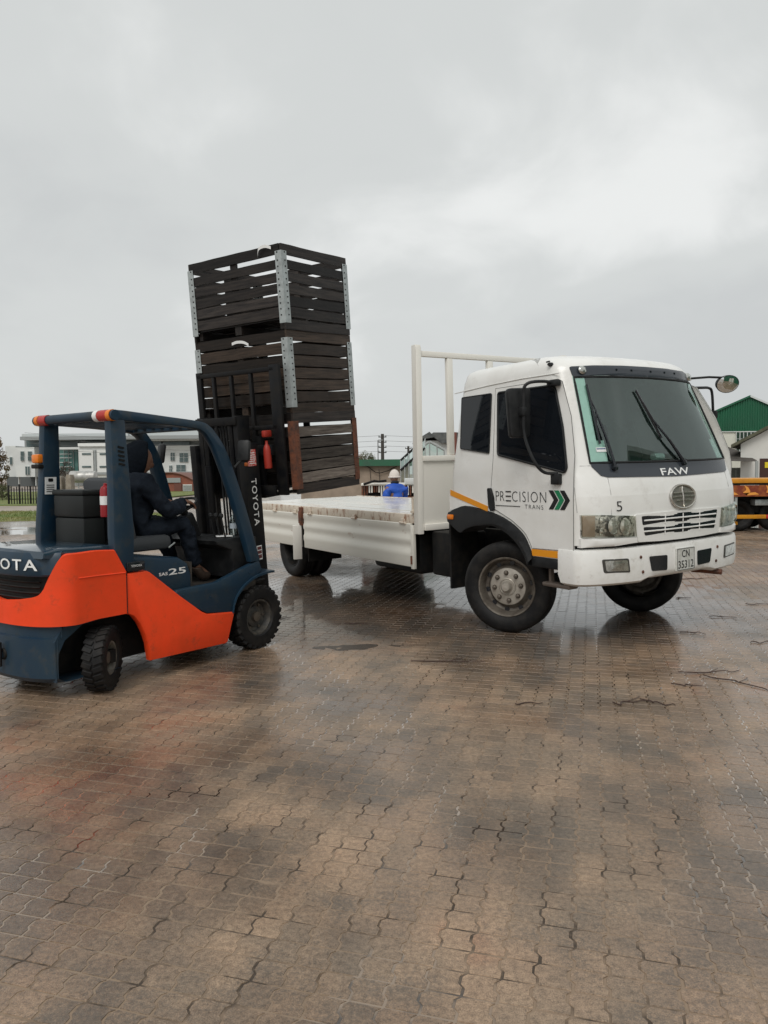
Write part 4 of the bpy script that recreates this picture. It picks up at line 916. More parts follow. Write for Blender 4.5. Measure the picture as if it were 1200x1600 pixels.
# carriage and backrest
for z in (1.18,1.58): m=MB(); m.b2((.17,.08,z-.05),(.215,2*FC-.08,z+.05),bevel=.006); m.build('carriage_bar',M_mast,mast)
for v in (.33,.80): m=MB(); m.b2((.11,v-.02,1.1),(.17,v+.06,1.66)); m.build('carriage_arm',M_mast,mast,smooth=0)
for z in (2.36,1.80): m=MB(); m.b2((.225,.03,z-.022),(.265,2*FC-.03,z+.022),bevel=.006); m.build('backrest_bar',M_mast,mast)
for v in (.03,.35,.62,.87,2*FC-.05):
    wv=.062 if v==.03 else (.035 if v>1 else .018)
    m=MB(); m.b2((.225,v-wv,1.13),(.263,v+wv,2.337 if wv<.03 else 2.40),bevel=.005); m.build('backrest_bar',M_mast,mast)
for v in (.32,.81):
    m=MB(); m.prism([(.22,1.10),(.22,1.72),(.262,1.72),(.266,1.16),(.30,1.128),(1.22,1.118),(1.24,1.108),(.26,1.10)],lambda p,q,h:(p,h,q),v-.06,v+.06,bevel=.004); m.build('fork_arm',M_mast,mast)
# decals and red fittings on the near rail
m=MB(); m.b2((-.055,.1865,1.44),(.055,.189,1.60)); st=m.build('decal',mat('red_decal',(.55,.035,.03),.4,col2=(.60,.42,.38),scale=60,lo=.5,hi=.55),mast,smooth=0)
for k in range(6): m=MB(); m.b2((-.04,.1845,1.462+.02*k),(.035 if k%2 else .042,.1862,1.470+.02*k)); m.build('decal_line',M_letter,mast,smooth=0)
lettering('lettering','TOYOTA',-1.32,-.86,-.035,.035,lambda x,y:(y,.186,-x),M_letter,mast,offset=.012,spacing=1.2)
m=MB(); m.b2((-.035,.1865,.52),(.035,.189,.66)); m.build('decal',M_letter,mast,smooth=0)
for a,b in ((.535,.57),(.58,.61),(.62,.65)): m=MB(); m.b2((-.028,.1845,a),(.028,.1862,b)); m.build('decal_mark',mat('decal_dark',(.12,.03,.03),.5),mast,smooth=0)
m=MB(); m.box((.16,.12,1.74),(.10,.05,.065),bevel=.012); m.build('red_reflector',mat('red_fitting',(.33,.026,.014),.5),mast)
m=MB(); m.lathe([(.001,0),(.036,.004),(.038,.02),(.038,.18),(.028,.22),(.014,.24),(.014,.27),(.001,.275)],14,Matrix.Translation((.16,.13,1.40))); m.build('red_bottle',MATS['red_fitting'],mast)

# bolt heads, hoses and catches
def bolts(pts,par,rad=.009,mt=None):
    me_=None
    for p in pts:
        if me_ is None: m=MB(); m.lathe([(rad,0),(rad*.9,.005),(.001,.006)],8); o=m.build('bolt',mt or M_dark,par); me_=o.data
        else: o=mesh_obj('bolt',me_,None,par)
        o.location=p; o.rotation_euler=(R_(90),0,0)
bolts([(-.30,.006,.60),(-.12,.006,.74),(-.60,.006,.58),(-.90,.006,.64)],fork,.008,M_navy)
m=MB(); m.tube(spline([(-.05,.36,.75),(.06,.34,.95),(.12,.33,1.25),(.16,.33,1.5)],5),.013,6); m.build('hydraulic_hose',M_black,fork)
m=MB(); m.tube(spline([(-.02,.42,.72),(.05,.44,.9),(.10,.43,1.15),(.14,.43,1.4)],5),.011,6); m.build('hydraulic_hose',M_black,fork)
m=MB(); m.tube([(-.30,.12,.60),(.22,.16,.62)],.03,10); m.tube([(-.05,.14,.61),(.24,.16,.625)],.016,8); m.build('tilt_cylinder',M_dark,fork)
# ================================================================== slatted crates on the forks
def wood_mat(name,a,b,rough=.42):
    m=bpy.data.materials.new(name); m.use_nodes=True; nt=m.node_tree; n=nt.nodes; l=nt.links; p=n['Principled BSDF']
    t=n.new('ShaderNodeTexCoord'); oi=n.new('ShaderNodeObjectInfo')
    ad=n.new('ShaderNodeVectorMath'); ad.operation='ADD'; l.new(t.outputs['Object'],ad.inputs[0])
    sc=n.new('ShaderNodeVectorMath'); sc.operation='SCALE'; sc.inputs['Scale'].default_value=37.0; cb=n.new('ShaderNodeCombineXYZ')
    for i in range(3): l.new(oi.outputs['Random'],cb.inputs[i])
    l.new(cb.outputs[0],sc.inputs[0]); l.new(sc.outputs[0],ad.inputs[1])
    mp=n.new('ShaderNodeMapping'); mp.inputs['Scale'].default_value=(2.0,30,30); l.new(ad.outputs[0],mp.inputs[0])
    k=n.new('ShaderNodeTexNoise'); k.inputs['Scale'].default_value=1.6; k.inputs['Detail'].default_value=8; k.inputs['Roughness'].default_value=.7; l.new(mp.outputs[0],k.inputs['Vector'])
    mr=n.new('ShaderNodeMapRange'); mr.inputs['From Min'].default_value=.36; mr.inputs['From Max'].default_value=.68; l.new(k.outputs['Fac'],mr.inputs['Value'])
    x=n.new('ShaderNodeMix'); x.data_type='RGBA'; x.inputs[6].default_value=(*a,1); x.inputs[7].default_value=(*b,1); l.new(mr.outputs[0],x.inputs[0])
    v=n.new('ShaderNodeMapRange'); l.new(oi.outputs['Random'],v.inputs['Value']); v.inputs['To Min'].default_value=.45; v.inputs['To Max'].default_value=2.6
    y=n.new('ShaderNodeVectorMath'); y.operation='SCALE'; l.new(x.outputs[2],y.inputs[0]); l.new(v.outputs[0],y.inputs['Scale']); l.new(y.outputs[0],p.inputs['Base Color'])
    p.inputs['Roughness'].default_value=rough; p.inputs['Specular IOR Level'].default_value=.22
    b_=n.new('ShaderNodeBump'); b_.inputs['Strength'].default_value=.5; b_.inputs['Distance'].default_value=.004; l.new(k.outputs['Fac'],b_.inputs['Height']); l.new(b_.outputs[0],p.inputs['Normal'])
    MATS[name]=m; return m
W_dark=wood_mat('dark_wet_wood',(.007,.006,.006),(.028,.023,.020))
W_mid=wood_mat('brown_wet_wood',(.011,.008,.006),(.042,.029,.021))
W_grey=wood_mat('grey_weathered_wood',(.035,.028,.024),(.130,.112,.095),.55)
BOX={}
def plank(name,parent,c,length,height,thick,along,mat_,rnd,jit=.006):
    key=(round(length,3),round(height,3),round(thick,3),mat_.name,rnd.randrange(4))
    if key not in BOX:
        b=MB(); n=7; q=random.Random(len(BOX)+3); secs=[]
        w1,w2=q.uniform(-.004,.004),q.uniform(-.003,.003)
        for k in range(n+1):
            x=(k/n-.5)*length; bow=w1*(1-(2*k/n-1)**2); tz=height/2-abs(q.gauss(0,.0022)); bz=-height/2+abs(q.gauss(0,.0022)); ty=thick/2+q.gauss(0,.0007)
            yo=w2*math.sin(k*1.3)
            secs.append([(x,-ty+yo,bz+bow),(x,ty+yo,bz+bow),(x,ty+yo,tz+bow),(x,-ty+yo,tz+bow)])
        V_=b.grid(secs,closed=True); b.bm.faces.new(V_[0][::-1]); b.bm.faces.new(V_[-1]); o=b.build(name,mat_,parent,smooth=0,recalc=True); BOX[key]=o.data
    else:
        o=mesh_obj(name,BOX[key],None,parent)
    o.location=Vector(c)+Vector((rnd.uniform(-jit,jit),0,rnd.uniform(-jit,jit)*.6)) if along=='x' else Vector(c)+Vector((0,rnd.uniform(-jit,jit)*.5,rnd.uniform(-jit,jit)*.6))
    o.rotation_euler=(rnd.gauss(0,.012) if jit>.002 else 0,rnd.gauss(0,.0055),(0 if along=='x' else math.pi/2)+rnd.gauss(0,.0012))
    return o
CX,CY,CZ=1.03,1.28,.802
def crate(k,label,wood,wood2,steel,seed,skip=(),gap_top=.026):
    r=random.Random(seed)
    Mw=Matrix.Translation(FK_LOC)@Matrix.Rotation(FK_RZ,4,'Z')@Matrix.Translation((.27,0,.3))@Matrix.Rotation(TILT,4,'Y')@Matrix.Translation((.315+r.uniform(-.012,.012),-.10+r.uniform(-.012,.012),1.119+CZ*k))
    c=empty('slatted_crate'); c.matrix_world=Mw; tag(c,label,'crate','slatted wooden crates on the forks')
    th=.022; zs=[.050,.165,.279,.393,.507,.621,.751]; hs=[.098,.104,.104,.104,.104,.098,.104]
    if gap_top>.025: zs=[.050,.163,.273,.383,.495,.612,.749]; hs=[.098,.100,.098,.096,.092,.088,.100]
    if gap_top<.02: zs[5]=.630; hs[5]=.110
    for z,h in zip(zs,hs):
        for y,nm in ((th/2,0),(CY-th/2,1)): plank('plank',c,(CX/2,y,z),CX-.004,h,th,'x',(wood2 if nm==0 and .1<z<.7 else wood),r)
        if z>.1:
            for x in (th/2+.001,CX-th/2-.001): plank('plank',c,(x,CY/2,z),CY-2*th-.006,h,th,'y',wood,r)
    for y in (.66,): 
        for x in (th+.014,CX-th-.014): plank('batten',c,(x,y,.45),.08,.66,.024,'y',wood,r,.001)
    for x in (CX*.5,): 
        for y in (CY-th-.014,): plank('batten',c,(x,y,.45),.08,.66,.024,'x',wood,r,.001)
    for y in (.075,.66,CY-.075): plank('bearer',c,(CX/2,y,.052),CX-.06,.085,.085 if y>.1 and y<1 else .05,'x',wood,r,.001)
    for q in range(8): plank('floor_board',c,(.075+.126*q,CY/2,.107),CY-2*th-.012,.020,.110,'y',wood,r,.001)
    for (x,y,sx,sy) in ((0,0,1,1),(0,CY,1,-1),(CX,0,-1,1),(CX,CY,-1,-1)):
        m=MB(); t=.004; o_=.006
        m.b2((x-sx*o_,y-sy*o_,.06),(x+sx*.072,y-sy*(o_-t),.728)); m.b2((x-sx*o_,y-sy*(o_-t),.06),(x-sx*(o_-t),y+sy*.072,.728))
        p=m.build('corner_angle',steel,c,smooth=0)
        m=MB()
        for z in zs[1:]:
            for dz in (-.028,.028):
                zz_=min(.715,z+dz)
                m.lathe([(.0085,0),(.007,.004),(.001,.005)],6,Matrix.Translation((x+sx*.045,y-sy*o_,zz_))@Matrix.Rotation(R_(90*sy),4,'X')); m.lathe([(.0085,0),(.007,.004),(.001,.005)],6,Matrix.Translation((x-sx*o_,y+sy*.045,zz_))@Matrix.Rotation(R_(-90*sx),4,'Y'))
        m.build('bolt_heads',M_dark if steel is M_steel else steel,p,smooth=0)
    return c
cr0=crate(0,'bottom crate of the stack with rust-brown corner angles and greyer slats',W_dark,W_grey,M_rust,11,gap_top=.02)
cr1=crate(1,'middle crate of the stack, nearly closed brown slats and galvanised corners',W_mid,W_mid,M_steel,23,gap_top=.012)
cr2=crate(2,'top crate of the stack, sky showing through gaps between its black slats',W_dark,W_dark,M_steel,31)
def strap(par,pts):
    m=MB(); P=spline(pts,5); rows=[[p+Vector((0,0,.014)) for p in P],[p-Vector((0,0,.014)) for p in P]]
    m.grid(rows); 
    bmesh.ops.solidify(m.bm,geom=list(m.bm.faces),thickness=.003); m.build('strap',M_letter,par)
strap(cr2,[(-.012,.11,.765),(-.03,.17,.785),(-.035,.24,.775),(-.025,.27,.735),(-.012,.285,.69)])
strap(cr1,[(-.012,.50,.705),(-.02,.56,.735),(-.02,.65,.745),(-.012,.73,.735)])
# ================================================================== people
def skinned(name,chains,mat_,parent=None,sub=2,root=None,folds=0,fscale=.07):
    """chains: list of lists of (key|None,pos,radius); shared keys join the chains"""
    bm=bmesh.new(); lay=bm.verts.layers.skin.verify(); reg={}
    def vert(k,p,r):
        if k is not None and k in reg: return reg[k]
        v=bm.verts.new(p); v[lay].radius=(r,r) if not isinstance(r,tuple) else r
        if k is not None: reg[k]=v
        return v
    for ch in chains:
        pv=None
        for k,p,r in ch:
            v=vert(k,p,r)
            if pv is not None and pv is not v and bm.edges.get((pv,v)) is None: bm.edges.new((pv,v))
            pv=v
    rv=reg.get(root) or list(bm.verts)[0]; rv[lay].use_root=True
    me=bpy.data.meshes.new(name); bm.to_mesh(me); bm.free()
    o=mesh_obj(name,me,mat_,parent); 
    s=o.modifiers.new('skin','SKIN'); s.use_smooth_shade=True
    if sub: u=o.modifiers.new('smooth','SUBSURF'); u.levels=sub; u.render_levels=sub
    if folds:
        tx=bpy.data.textures.new('folds','CLOUDS'); tx.noise_scale=fscale; tx.noise_depth=2
        d=o.modifiers.new('folds','DISPLACE'); d.texture=tx; d.strength=folds; d.mid_level=.5; d.texture_coords='LOCAL'
    return o
def fingers(wrist,dirn,down,side,ln=.085):
    """five short chains: wrist pos, pointing direction, curl direction, thumb side"""
    d=Vector(dirn).normalized(); n=Vector(down).normalized(); s=Vector(side).normalized(); w=Vector(wrist); ch=[]
    palm=w+d*.05
    ch.append([('wrist_'+str(w.x),w,.030),(('palm_'+str(w.x)),palm,(.040,.026))])
    for k,(off,l_) in enumerate(((.030,.90),(.011,1.0),(-.010,.95),(-.029,.75))):
        b=w+d*.085+s*off; L_=ln*l_
        ch.append([(('palm_'+str(w.x)),palm,.03),(None,b,.011),(None,b+d*L_*.45+n*.010,.0095),(None,b+d*L_*.72+n*.034,.0085),(None,b+d*L_*.70+n*.058,.007)])
    tb=w+d*.035+s*.035
    ch.append([(('palm_'+str(w.x)),palm,.03),(None,tb,.012),(None,tb+d*.035+s*.018+n*.012,.0105),(None,tb+d*.062+s*.012+n*.022,.0085)])
    return ch
def head_mesh(name,loc,fwd,up,parent,mat_,size=.118):
    """ovoid skull with brow, nose, lips, chin and ears"""
    f=Vector(fwd).normalized(); u=Vector(up).normalized(); u=(u-f*u.dot(f)).normalized(); r=u.cross(f)   # r = left
    bm=bmesh.new(); bmesh.ops.create_uvsphere(bm,u_segments=36,v_segments=28,radius=1)
    for v in bm.verts:
        x,y,z=v.co; # x fwd, y left, z up
        a=.098*x; b=.076*y; c=.122*z
        if z<0: b*=1-.28*min(1,-z*1.1); a*=1-.05*(-z)
        if x<0: a*=1.06
        g=lambda y0,z0,sy,sz:math.exp(-((y-y0)/sy)**2-((z-z0)/sz)**2)
        if x>0:
            a+=.026*g(0,-.16,.13,.20)+.012*g(0,-.32,.20,.09)      # nose
            a+=.008*g(0,-.54,.32,.06)+.006*g(0,-.64,.28,.05)-.005*g(0,-.59,.3,.02)   # lips
            a+=.012*g(0,-.86,.4,.14)+.007*g(0,.16,.6,.08)        # chin, brow
            a-=.012*(g(.38,.0,.2,.10)+g(-.38,.0,.2,.10))          # eye sockets
        b+=math.copysign(.016,y)*math.exp(-((x+.05)/.12)**2-((z+.08)/.2)**2)*(abs(y)>.8)
        v.co=Vector(loc)+f*a+r*b+u*c
    for fc in bm.faces: fc.smooth=True
    me=bpy.data.meshes.new(name); bm.to_mesh(me); bm.free(); return mesh_obj(name,me,mat_,parent)
M_cloth=mat('navy_overall',(.007,.011,.019),.8,col2=(.013,.019,.029),scale=8,bump=1.0,bscale=16,spec=.2)
M_hood=mat('dark_hood',(.005,.008,.013),.85,bump=.9,bscale=20,spec=.15)
M_boot=mat('brown_boot',(.055,.036,.026),.6)
# ---- driver on the forklift (forklift frame)
drv=empty('person',FK_LOC,(0,0,FK_RZ)); tag(drv,'forklift driver in dark hooded overalls with hands on the steering wheel','person')
pel=(-.99,.56,1.21); ch=(-.965,.56,1.49); nk=(-.92,.56,1.655)
def arm(sy,s):
    sh=(-.975,.56+sy*.20,1.585); el=(-.80,.56+sy*.265,1.335); wr=(-.515,.56+sy*.135,1.415)
    return sh,el,wr
def legj(sy): return (-.93,.56+sy*.11,1.175),(-.545,.56+sy*.17,1.215),(-.405,.56+sy*.16,.80),(-.27,.56+sy*.16,.715)
shR,elR,wrR=arm(-1,0); shL,elL,wrL=arm(1,0)
hipR,knR,anR,toR=legj(-1); hipL,knL,anL,toL=legj(1)
body=[[('p',pel,.125),('c',ch,.13),('n',nk,.055),('h',(-.90,.56,1.73),.05)],
 [('c',ch,.13),('sR',shR,.060),('eR',elR,.042),('wrist_'+str(wrR[0]),wrR,.030)],[('c',ch,.13),('sL',shL,.060),('eL',elL,.042),('wl',wrL,.030)],
 [('p',pel,.125),('hR',hipR,.085),('kR',knR,.058),('aR',anR,.040),('tR',toR,.035)],[('p',pel,.125),('hL',hipL,.085),('kL',knL,.058),('aL',anL,.040),('tL',toL,.035)]]
skinned('body',body,M_skin,drv,1,'p')
for wr,s,nm in ((wrR,1,'hand'),(wrL,-1,'hand')):
    dirn=(.62,.10*s,-.10); skinned(nm,fingers(wr,dirn,(.15,0,-1),(0,s,.15)),M_skin,drv,1,'palm_'+str(wr[0]))
skinned('overalls',[[('p',pel,.150),('m',(-.985,.56,1.36),.182),('c',ch,.182),('n',nk,.105)],
 [('c',ch,.152),('sR',shR,.100),(None,((shR[0]+elR[0])/2-.01,(shR[1]+elR[1])/2,(shR[2]+elR[2])/2),.075),('eR',elR,.078),(None,(-.65,elR[1]+.05,1.365),.068),('wR',(wrR[0]-.01,wrR[1],wrR[2]),.052)],
 [('c',ch,.152),('sL',shL,.100),(None,((shL[0]+elL[0])/2-.01,(shL[1]+elL[1])/2,(shL[2]+elL[2])/2),.075),('eL',elL,.078),(None,(-.65,elL[1]-.05,1.365),.068),('wL',(wrL[0]-.01,wrL[1],wrL[2]),.046)],
 [('p',pel,.150),('hR',hipR,.108),(None,(-.73,hipR[1]-.03,1.20),.098),('kR',knR,.082),(None,(-.48,knR[1],1.01),.076),('aR',anR,.064)],
 [('p',pel,.150),('hL',hipL,.108),(None,(-.73,hipL[1]+.03,1.20),.098),('kL',knL,.082),(None,(-.48,knL[1],1.01),.076),('aL',anL,.064)]],M_cloth,drv,3,'p',.042,.06)
for an,to in ((anR,toR),(anL,toL)):
    skinned('boot',[[('a',an,.056),('b',(an[0]+.0,an[1],.735),.056),('c',(an[0]+.09,an[1],.712),.047),('d',(an[0]+.17,an[1],.706),.040)]],M_boot,drv,2,'b')
hd=Vector((-.865,.56,1.785)); hf=Vector((.92,-.34,-.20)); head_mesh('head',hd,hf,(.2,0,1),drv,M_skin)
# hood: shell round the head open at the face
f=hf.normalized(); u=Vector((.2,0,1)); u=(u-f*u.dot(f)).normalized(); r=u.cross(f)
m=MB(); rows=[]
for i in range(15):
    th=R_(80)+ (math.pi-R_(80))*i/14; row=[]      # angle from face direction
    for k in range(28):
        ph=2*math.pi*k/28; x=math.cos(th); y=math.sin(th)*math.cos(ph); z=math.sin(th)*math.sin(ph)
        drop=1+(.30*max(0,-z)*max(0,-x+.6)); wob=1+.035*math.sin(5*ph+3*th)+.02*math.sin(9*ph-4*th)
        row.append(hd+f*(.145*x*wob-.012)+r*(.120*y*wob)+u*(.158*z*drop*wob+.004))
    rows.append(row)
V=m.grid(rows,closed=True)
m.bm.faces.ensure_lookup_table(); hood=m.build('hood',M_hood,drv,smooth=60); s=hood.modifiers.new('thick','SOLIDIFY'); s.thickness=.012
# ---- person beyond the deck
M_blue=mat('blue_jacket',(.018,.095,.50),.55,col2=(.014,.07,.38),scale=7,bump=.6,bscale=9)
M_beanie=mat('white_beanie',(.66,.60,.55),.9,bump=.5,bscale=60)
bl_loc=Vector((.235,14.2,0)); bp=empty('person',bl_loc,(0,0,R_(122))); tag(bp,'worker in bright blue jacket and pale beanie standing beyond the truck deck','person')
# local x = facing
pel=(0,0,.93); ch=(.02,0,1.27); nk=(.04,0,1.47)
skinned('body',[[('p',pel,.12),('c',ch,.13),('n',nk,.055),('h',(.055,0,1.56),.05)],[('c',ch,.13),('a',(.02,.19,1.39),.055),('b',(.06,.24,1.12),.042),('d',(.20,.17,.93),.03)],[('c',ch,.13),('a2',(.02,-.19,1.39),.055),('b2',(.06,-.24,1.12),.042),('d2',(.20,-.17,.93),.03)],
 [('p',pel,.12),('e',(0,.10,.88),.085),('f',(.02,.11,.48),.058),('g',(-.02,.11,.09),.042),('i',(.13,.12,.045),.035)],[('p',pel,.12),('e2',(0,-.10,.88),.085),('f2',(.02,-.11,.48),.058),('g2',(-.02,-.11,.09),.042),('i2',(.13,-.12,.045),.035)]],M_skin,bp,1,'p')
for s,w in ((1,(.20,.17,.93)),(-1,(.2001,-.17,.93))): skinned('hand',fingers(w,(.9,0,-.3),(-.2,-.3*s,-.8),(0,-s,0)),M_skin,bp,1,'palm_'+str(w[0]))
skinned('jacket',[[('p',(0,0,.86),.150),('m',(.0,0,1.06),.158),('c',(.02,0,1.25),.160),('t',(.03,0,1.38),.125),('n',(.04,0,1.47),.085)],[('t',(.03,0,1.38),.125),('a',(.02,.165,1.345),.092),('b',(.05,.225,1.12),.072),('d',(.185,.17,.95),.055)],[('t',(.03,0,1.38),.125),('a2',(.02,-.165,1.345),.092),('b2',(.05,-.225,1.12),.072),('d2',(.185,-.17,.95),.055)]],M_blue,bp,3,'m',.03,.08)
skinned('collar',[[('a',(.03,0,1.43),.105),('b',(.045,0,1.525),.092)]],mat('dark_collar',(.015,.016,.022),.8),bp,2,'a')
skinned('trousers',[[('p',pel,.135),('e',(0,.10,.86),.105),('f',(.02,.115,.48),.082),('g',(-.02,.115,.11),.066)],[('p',pel,.135),('e2',(0,-.10,.86),.105),('f2',(.02,-.115,.48),.082),('g2',(-.02,-.115,.11),.066)]],M_cloth,bp,2,'p')
for y in (.115,-.115): skinned('boot',[[('b',(-.03,y,.052),.05),('c',(.07,y,.045),.043),('d',(.15,y,.040),.036)]],M_boot,bp,2,'b')
hd2=Vector((.065,0,1.585)); head_mesh('head',hd2,(1,0,-.25),(0,0,1),bp,M_skin)
m=MB(); rows=[]
for i in range(12):
    th=R_(96)*(1-i/11)+1e-3; row=[]
    for k in range(26):
        ph=2*math.pi*k/26; rib=1+.015*(k%2); row.append(hd2+Vector((-.012,0,.018))+Vector((.116*math.sin(th)*math.cos(ph)*rib,.096*math.sin(th)*math.sin(ph)*rib,.140*math.cos(th)-.012)))
    rows.append(row)
m.grid(rows,closed=True); bn=m.build('beanie',M_beanie,bp,smooth=60)
m=MB(); m.tube([hd2+Vector((-.012,0,-.004))+Vector((.118*math.cos(t),.098*math.sin(t),0)) for t in [2*math.pi*k/24 for k in range(24)]],.017,8,closed=True); m.build('beanie_cuff',M_beanie,bn)
# ================================================================== surroundings
def at(x,y,Y):
    """world point seen in the survey photograph at pixel x,y and distance Y"""
    d=_r*((x-600)/F_PX)-_u*((y-800)/F_PX)+_F; t=Y/d.y; return Vector((0,0,CAM_H))+d*t
def pbox(name,x0,x1,y0,y1,Y,depth,mat_,parent,bevel=0,z0=None):
    a=at(x0,y0,Y); b=at(x1,y1,Y); m=MB(); m.b2((a.x,Y,b.z if z0 is None else z0),(b.x,Y+depth,a.z),bevel=bevel); return m.build(name,mat_,parent,smooth=30 if bevel else 0)
# ---- lawns
M_grass=mat('lawn',(.095,.155,.028),.85,col2=(.20,.19,.06),scale=.6,lo=.35,hi=.65,bump=.4,bscale=6)
def lawn(name,poly,label,n,seed,hgt=.09):
    r=random.Random(seed); xs=[p[0] for p in poly]; ys=[p[1] for p in poly]; V=[];Fs=[]
    k=len(poly)
    for x,y in poly: V.append((x,y,.012))
    for x,y in poly: V.append((x,y,-.05))
    Fs.append(tuple(range(k)))
    for i in range(k): Fs.append((i,k+i,k+(i+1)%k,(i+1)%k))
    def inside(x,y):
        c=False
        for i in range(k):
            (x1,y1),(x2,y2)=poly[i],poly[i-1]
            if (y1>y)!=(y2>y) and x<(x2-x1)*(y-y1)/(y2-y1)+x1: c=not c
        return c
    for _ in range(n):
        x=r.uniform(min(xs),max(xs)); y=r.uniform(min(ys),max(ys))
        if not inside(x,y): continue
        h=r.uniform(.4,1.2)*hgt; a=r.uniform(0,6.28); b=len(V); w=.012; lx,ly=r.gauss(0,.03),r.gauss(0,.03)
        V+= [(x-w*math.cos(a),y-w*math.sin(a),.01),(x+w*math.cos(a),y+w*math.sin(a),.01),(x+lx,y+ly,.012+h)]; Fs.append((b,b+1,b+2))
    me=bpy.data.meshes.new(name); me.from_pydata(V,[],Fs); me.update(); o=mesh_obj(name,me,M_grass); tag(o,label,'grass',kind='stuff'); return o
lawn('grass_verge',[(-32,25.8),(-14.2,27.2),(-10.6,28.6),(-9.0,30.0),(-9.6,32.2),(-13.5,35.2),(-32,35.0)],'strip of yellowing grass along the yard edge behind the forklift',16000,4)
lawn('grass_lawn',[(-60,42),(-19,42.6),(-17,50),(-16,75),(-70,90)],'greener lawn in front of the white office building',9000,5)
sheet('path',[(-60,35.4),(-13,35.6),(-8,33),(-4,36),(-12,42.2),(-60,41.6)],.004-.02,mat('sandy_path',(.36,.31,.26),.7,col2=(.27,.23,.19),scale=.5))
# ---- office building
OB=130; M_ow=mat('office_white',(.62,.64,.62),.6,col2=(.56,.58,.57),scale=.4); M_og=mat('office_glass',(.06,.09,.09),.08,col2=(.10,.14,.14),scale=.5); M_teal=mat('teal_glass',(.035,.13,.115),.1,col2=(.09,.20,.18),scale=.7); M_og2=mat('office_grey',(.28,.30,.30),.6)
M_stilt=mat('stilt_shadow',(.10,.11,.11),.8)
ob=empty('office_building',(at(150,760,OB).x,OB,0)); tag(ob,'white three storey office building with strip windows behind the forklift','building')
def op(name,*a,**k):
    o=pbox(name,*a,**k); o.parent=ob; o.matrix_parent_inverse=Matrix.Translation(-ob.location); return o
op('wall',8,26,697,746,OB+6,10,M_ow,None)
op('wall',24,55,699,745,OB-1,14,M_ow,None)
op('wall',50,94,699,742,OB+3,10,M_ow,None)
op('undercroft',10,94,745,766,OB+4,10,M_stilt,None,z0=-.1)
for x in (28.5,55,70): op('column',x,x+1.6,744,766,OB-.5,.5,M_ow,None,z0=-.1)
op('wall',122,178,694,741,OB-2,14,M_ow,None)
op('wall',92,310,733,762,OB+5,8,M_ow,None,z0=-.1)
op('wall',176,420,697,745,OB+2,14,M_ow,None,z0=-.1)
op('upper_floor',38,420,685,700,OB+4,12,M_og2,None)
op('glazing',41,71,686,698,OB+3.4,.5,M_og,None)
op('glazing',94,122,685,698.5,OB+3.4,.5,M_og,None)
op('floor_slab',93,123,698.8,702,OB-1.5,6,M_ow,None)
gl=op('curtain_glazing',93,122,702.5,736,OB+.6,.6,M_teal,None)
for x in (100,107,114.5): o=pbox('mullion',x,x+.5,702.5,736,OB+.4,.15,M_og2,None); o.parent=gl
for y in (709,715,722,729): o=pbox('transom',93,112,y,y+.7,OB+.42,.15,M_ow,None); o.parent=gl
op('glazing',134,236,685.5,697,OB+3.4,.5,M_og,None)
op('glazing',180,252,687,697,OB+3.35,.5,M_og,None)
op('glazing',255,296,687,697,OB+3.35,.5,M_og,None)
op('roof_slab',31,310,682.2,685.2,OB-1,18,M_og2,None)
op('roof_slab',34,200,678.0,682.0,OB+1,16,mat('roof_light',(.50,.53,.53),.45),None)
op('roof_slab',170,420,672,683,OB+1.6,16,MATS['roof_light'],None)
op('roof_slab',236,420,683.2,686.8,OB,16,M_ow,None)
op('fascia',121.5,178.5,692.6,697,OB-2.5,1,mat('fascia_white',(.72,.74,.72),.5),None)
for x0 in (124,151.5):
    p=op('panel',x0,x0+22,703.5,738,OB-2.3,.4,mat('panel_white',(.67,.68,.66),.6),None)
    for y in (708,728): o=pbox('slot_window',x0+4,x0+18,y,y+2.6,OB-2.42,.3,M_og,None); o.parent=p
op('panel_joint',147,150.2,703.5,738,OB-2.25,.3,M_og2,None)
def window(x0,x1,y0,y1,Y,nx=2,ny=2):
    w=op('window',x0,x1,y0,y1,Y,.3,M_ow,None)
    for i in range(nx):
        for j in range(ny):
            dx=(x1-x0)/nx; dy=(y1-y0)/ny; o=pbox('pane',x0+dx*i+.4,x0+dx*(i+1)-.3,y0+dy*j+.4,y0+dy*(j+1)-.3,Y-.08,.1,M_og,None); o.parent=w
for a in ((31.5,37.5,705,720,1,2),(43,49.5,705,720,1,2),(39,46.5,728.5,742,2,1)): window(a[0],a[1],a[2],a[3],OB-1.2,a[4],a[5])
window(14.5,19,714,726,OB+5.8,1,1)
for a in ((280,294,707.5,722),(275,290,726,739.5),(266,273,707,720),(264,269,727,738)): window(*a,OB+1.8)
# ---- white low shed and brick barn
wsd_=empty('white_shed',at(180,760,88)); wsd_.location.z=0; tag(wsd_,'long low white shed wall behind the water tank','shed')
def op2(par,name,*a,**k):
    o=pbox(name,*a,**k); o.parent=par; o.matrix_parent_inverse=Matrix.Translation(-par.location); return o
op2(wsd_,'wall',148,420,739,775,88,10,mat('shed_white',(.70,.71,.68),.6,col2=(.62,.62,.58),scale=.6),None,z0=-.1)
op2(wsd_,'coping',147,421,738,739.4,87.8,10.4,M_og2,None)
bb=empty('brick_barn',at(264,770,76)); bb.location.z=0; tag(bb,'small red brick barn with a shallow arched gable seen past the driver','barn')
M_brick=mat('red_brick',(.26,.085,.05),.8,col2=(.19,.065,.045),scale=3)
arc=[at(x,y,76) for x,y in [(228,748),(236,744),(246,741),(258,739.3),(270,739),(283,741.5),(293,745.5),(301,750)]]
m=MB(); m.prism([(p.x,p.z) for p in arc]+[(arc[-1].x,-.1),(arc[0].x,-.1)],lambda p,q,h:(p,h,q),76,86); o=m.build('wall',M_brick,None,smooth=0); o.parent=bb; o.matrix_parent_inverse=Matrix.Translation(-bb.location)
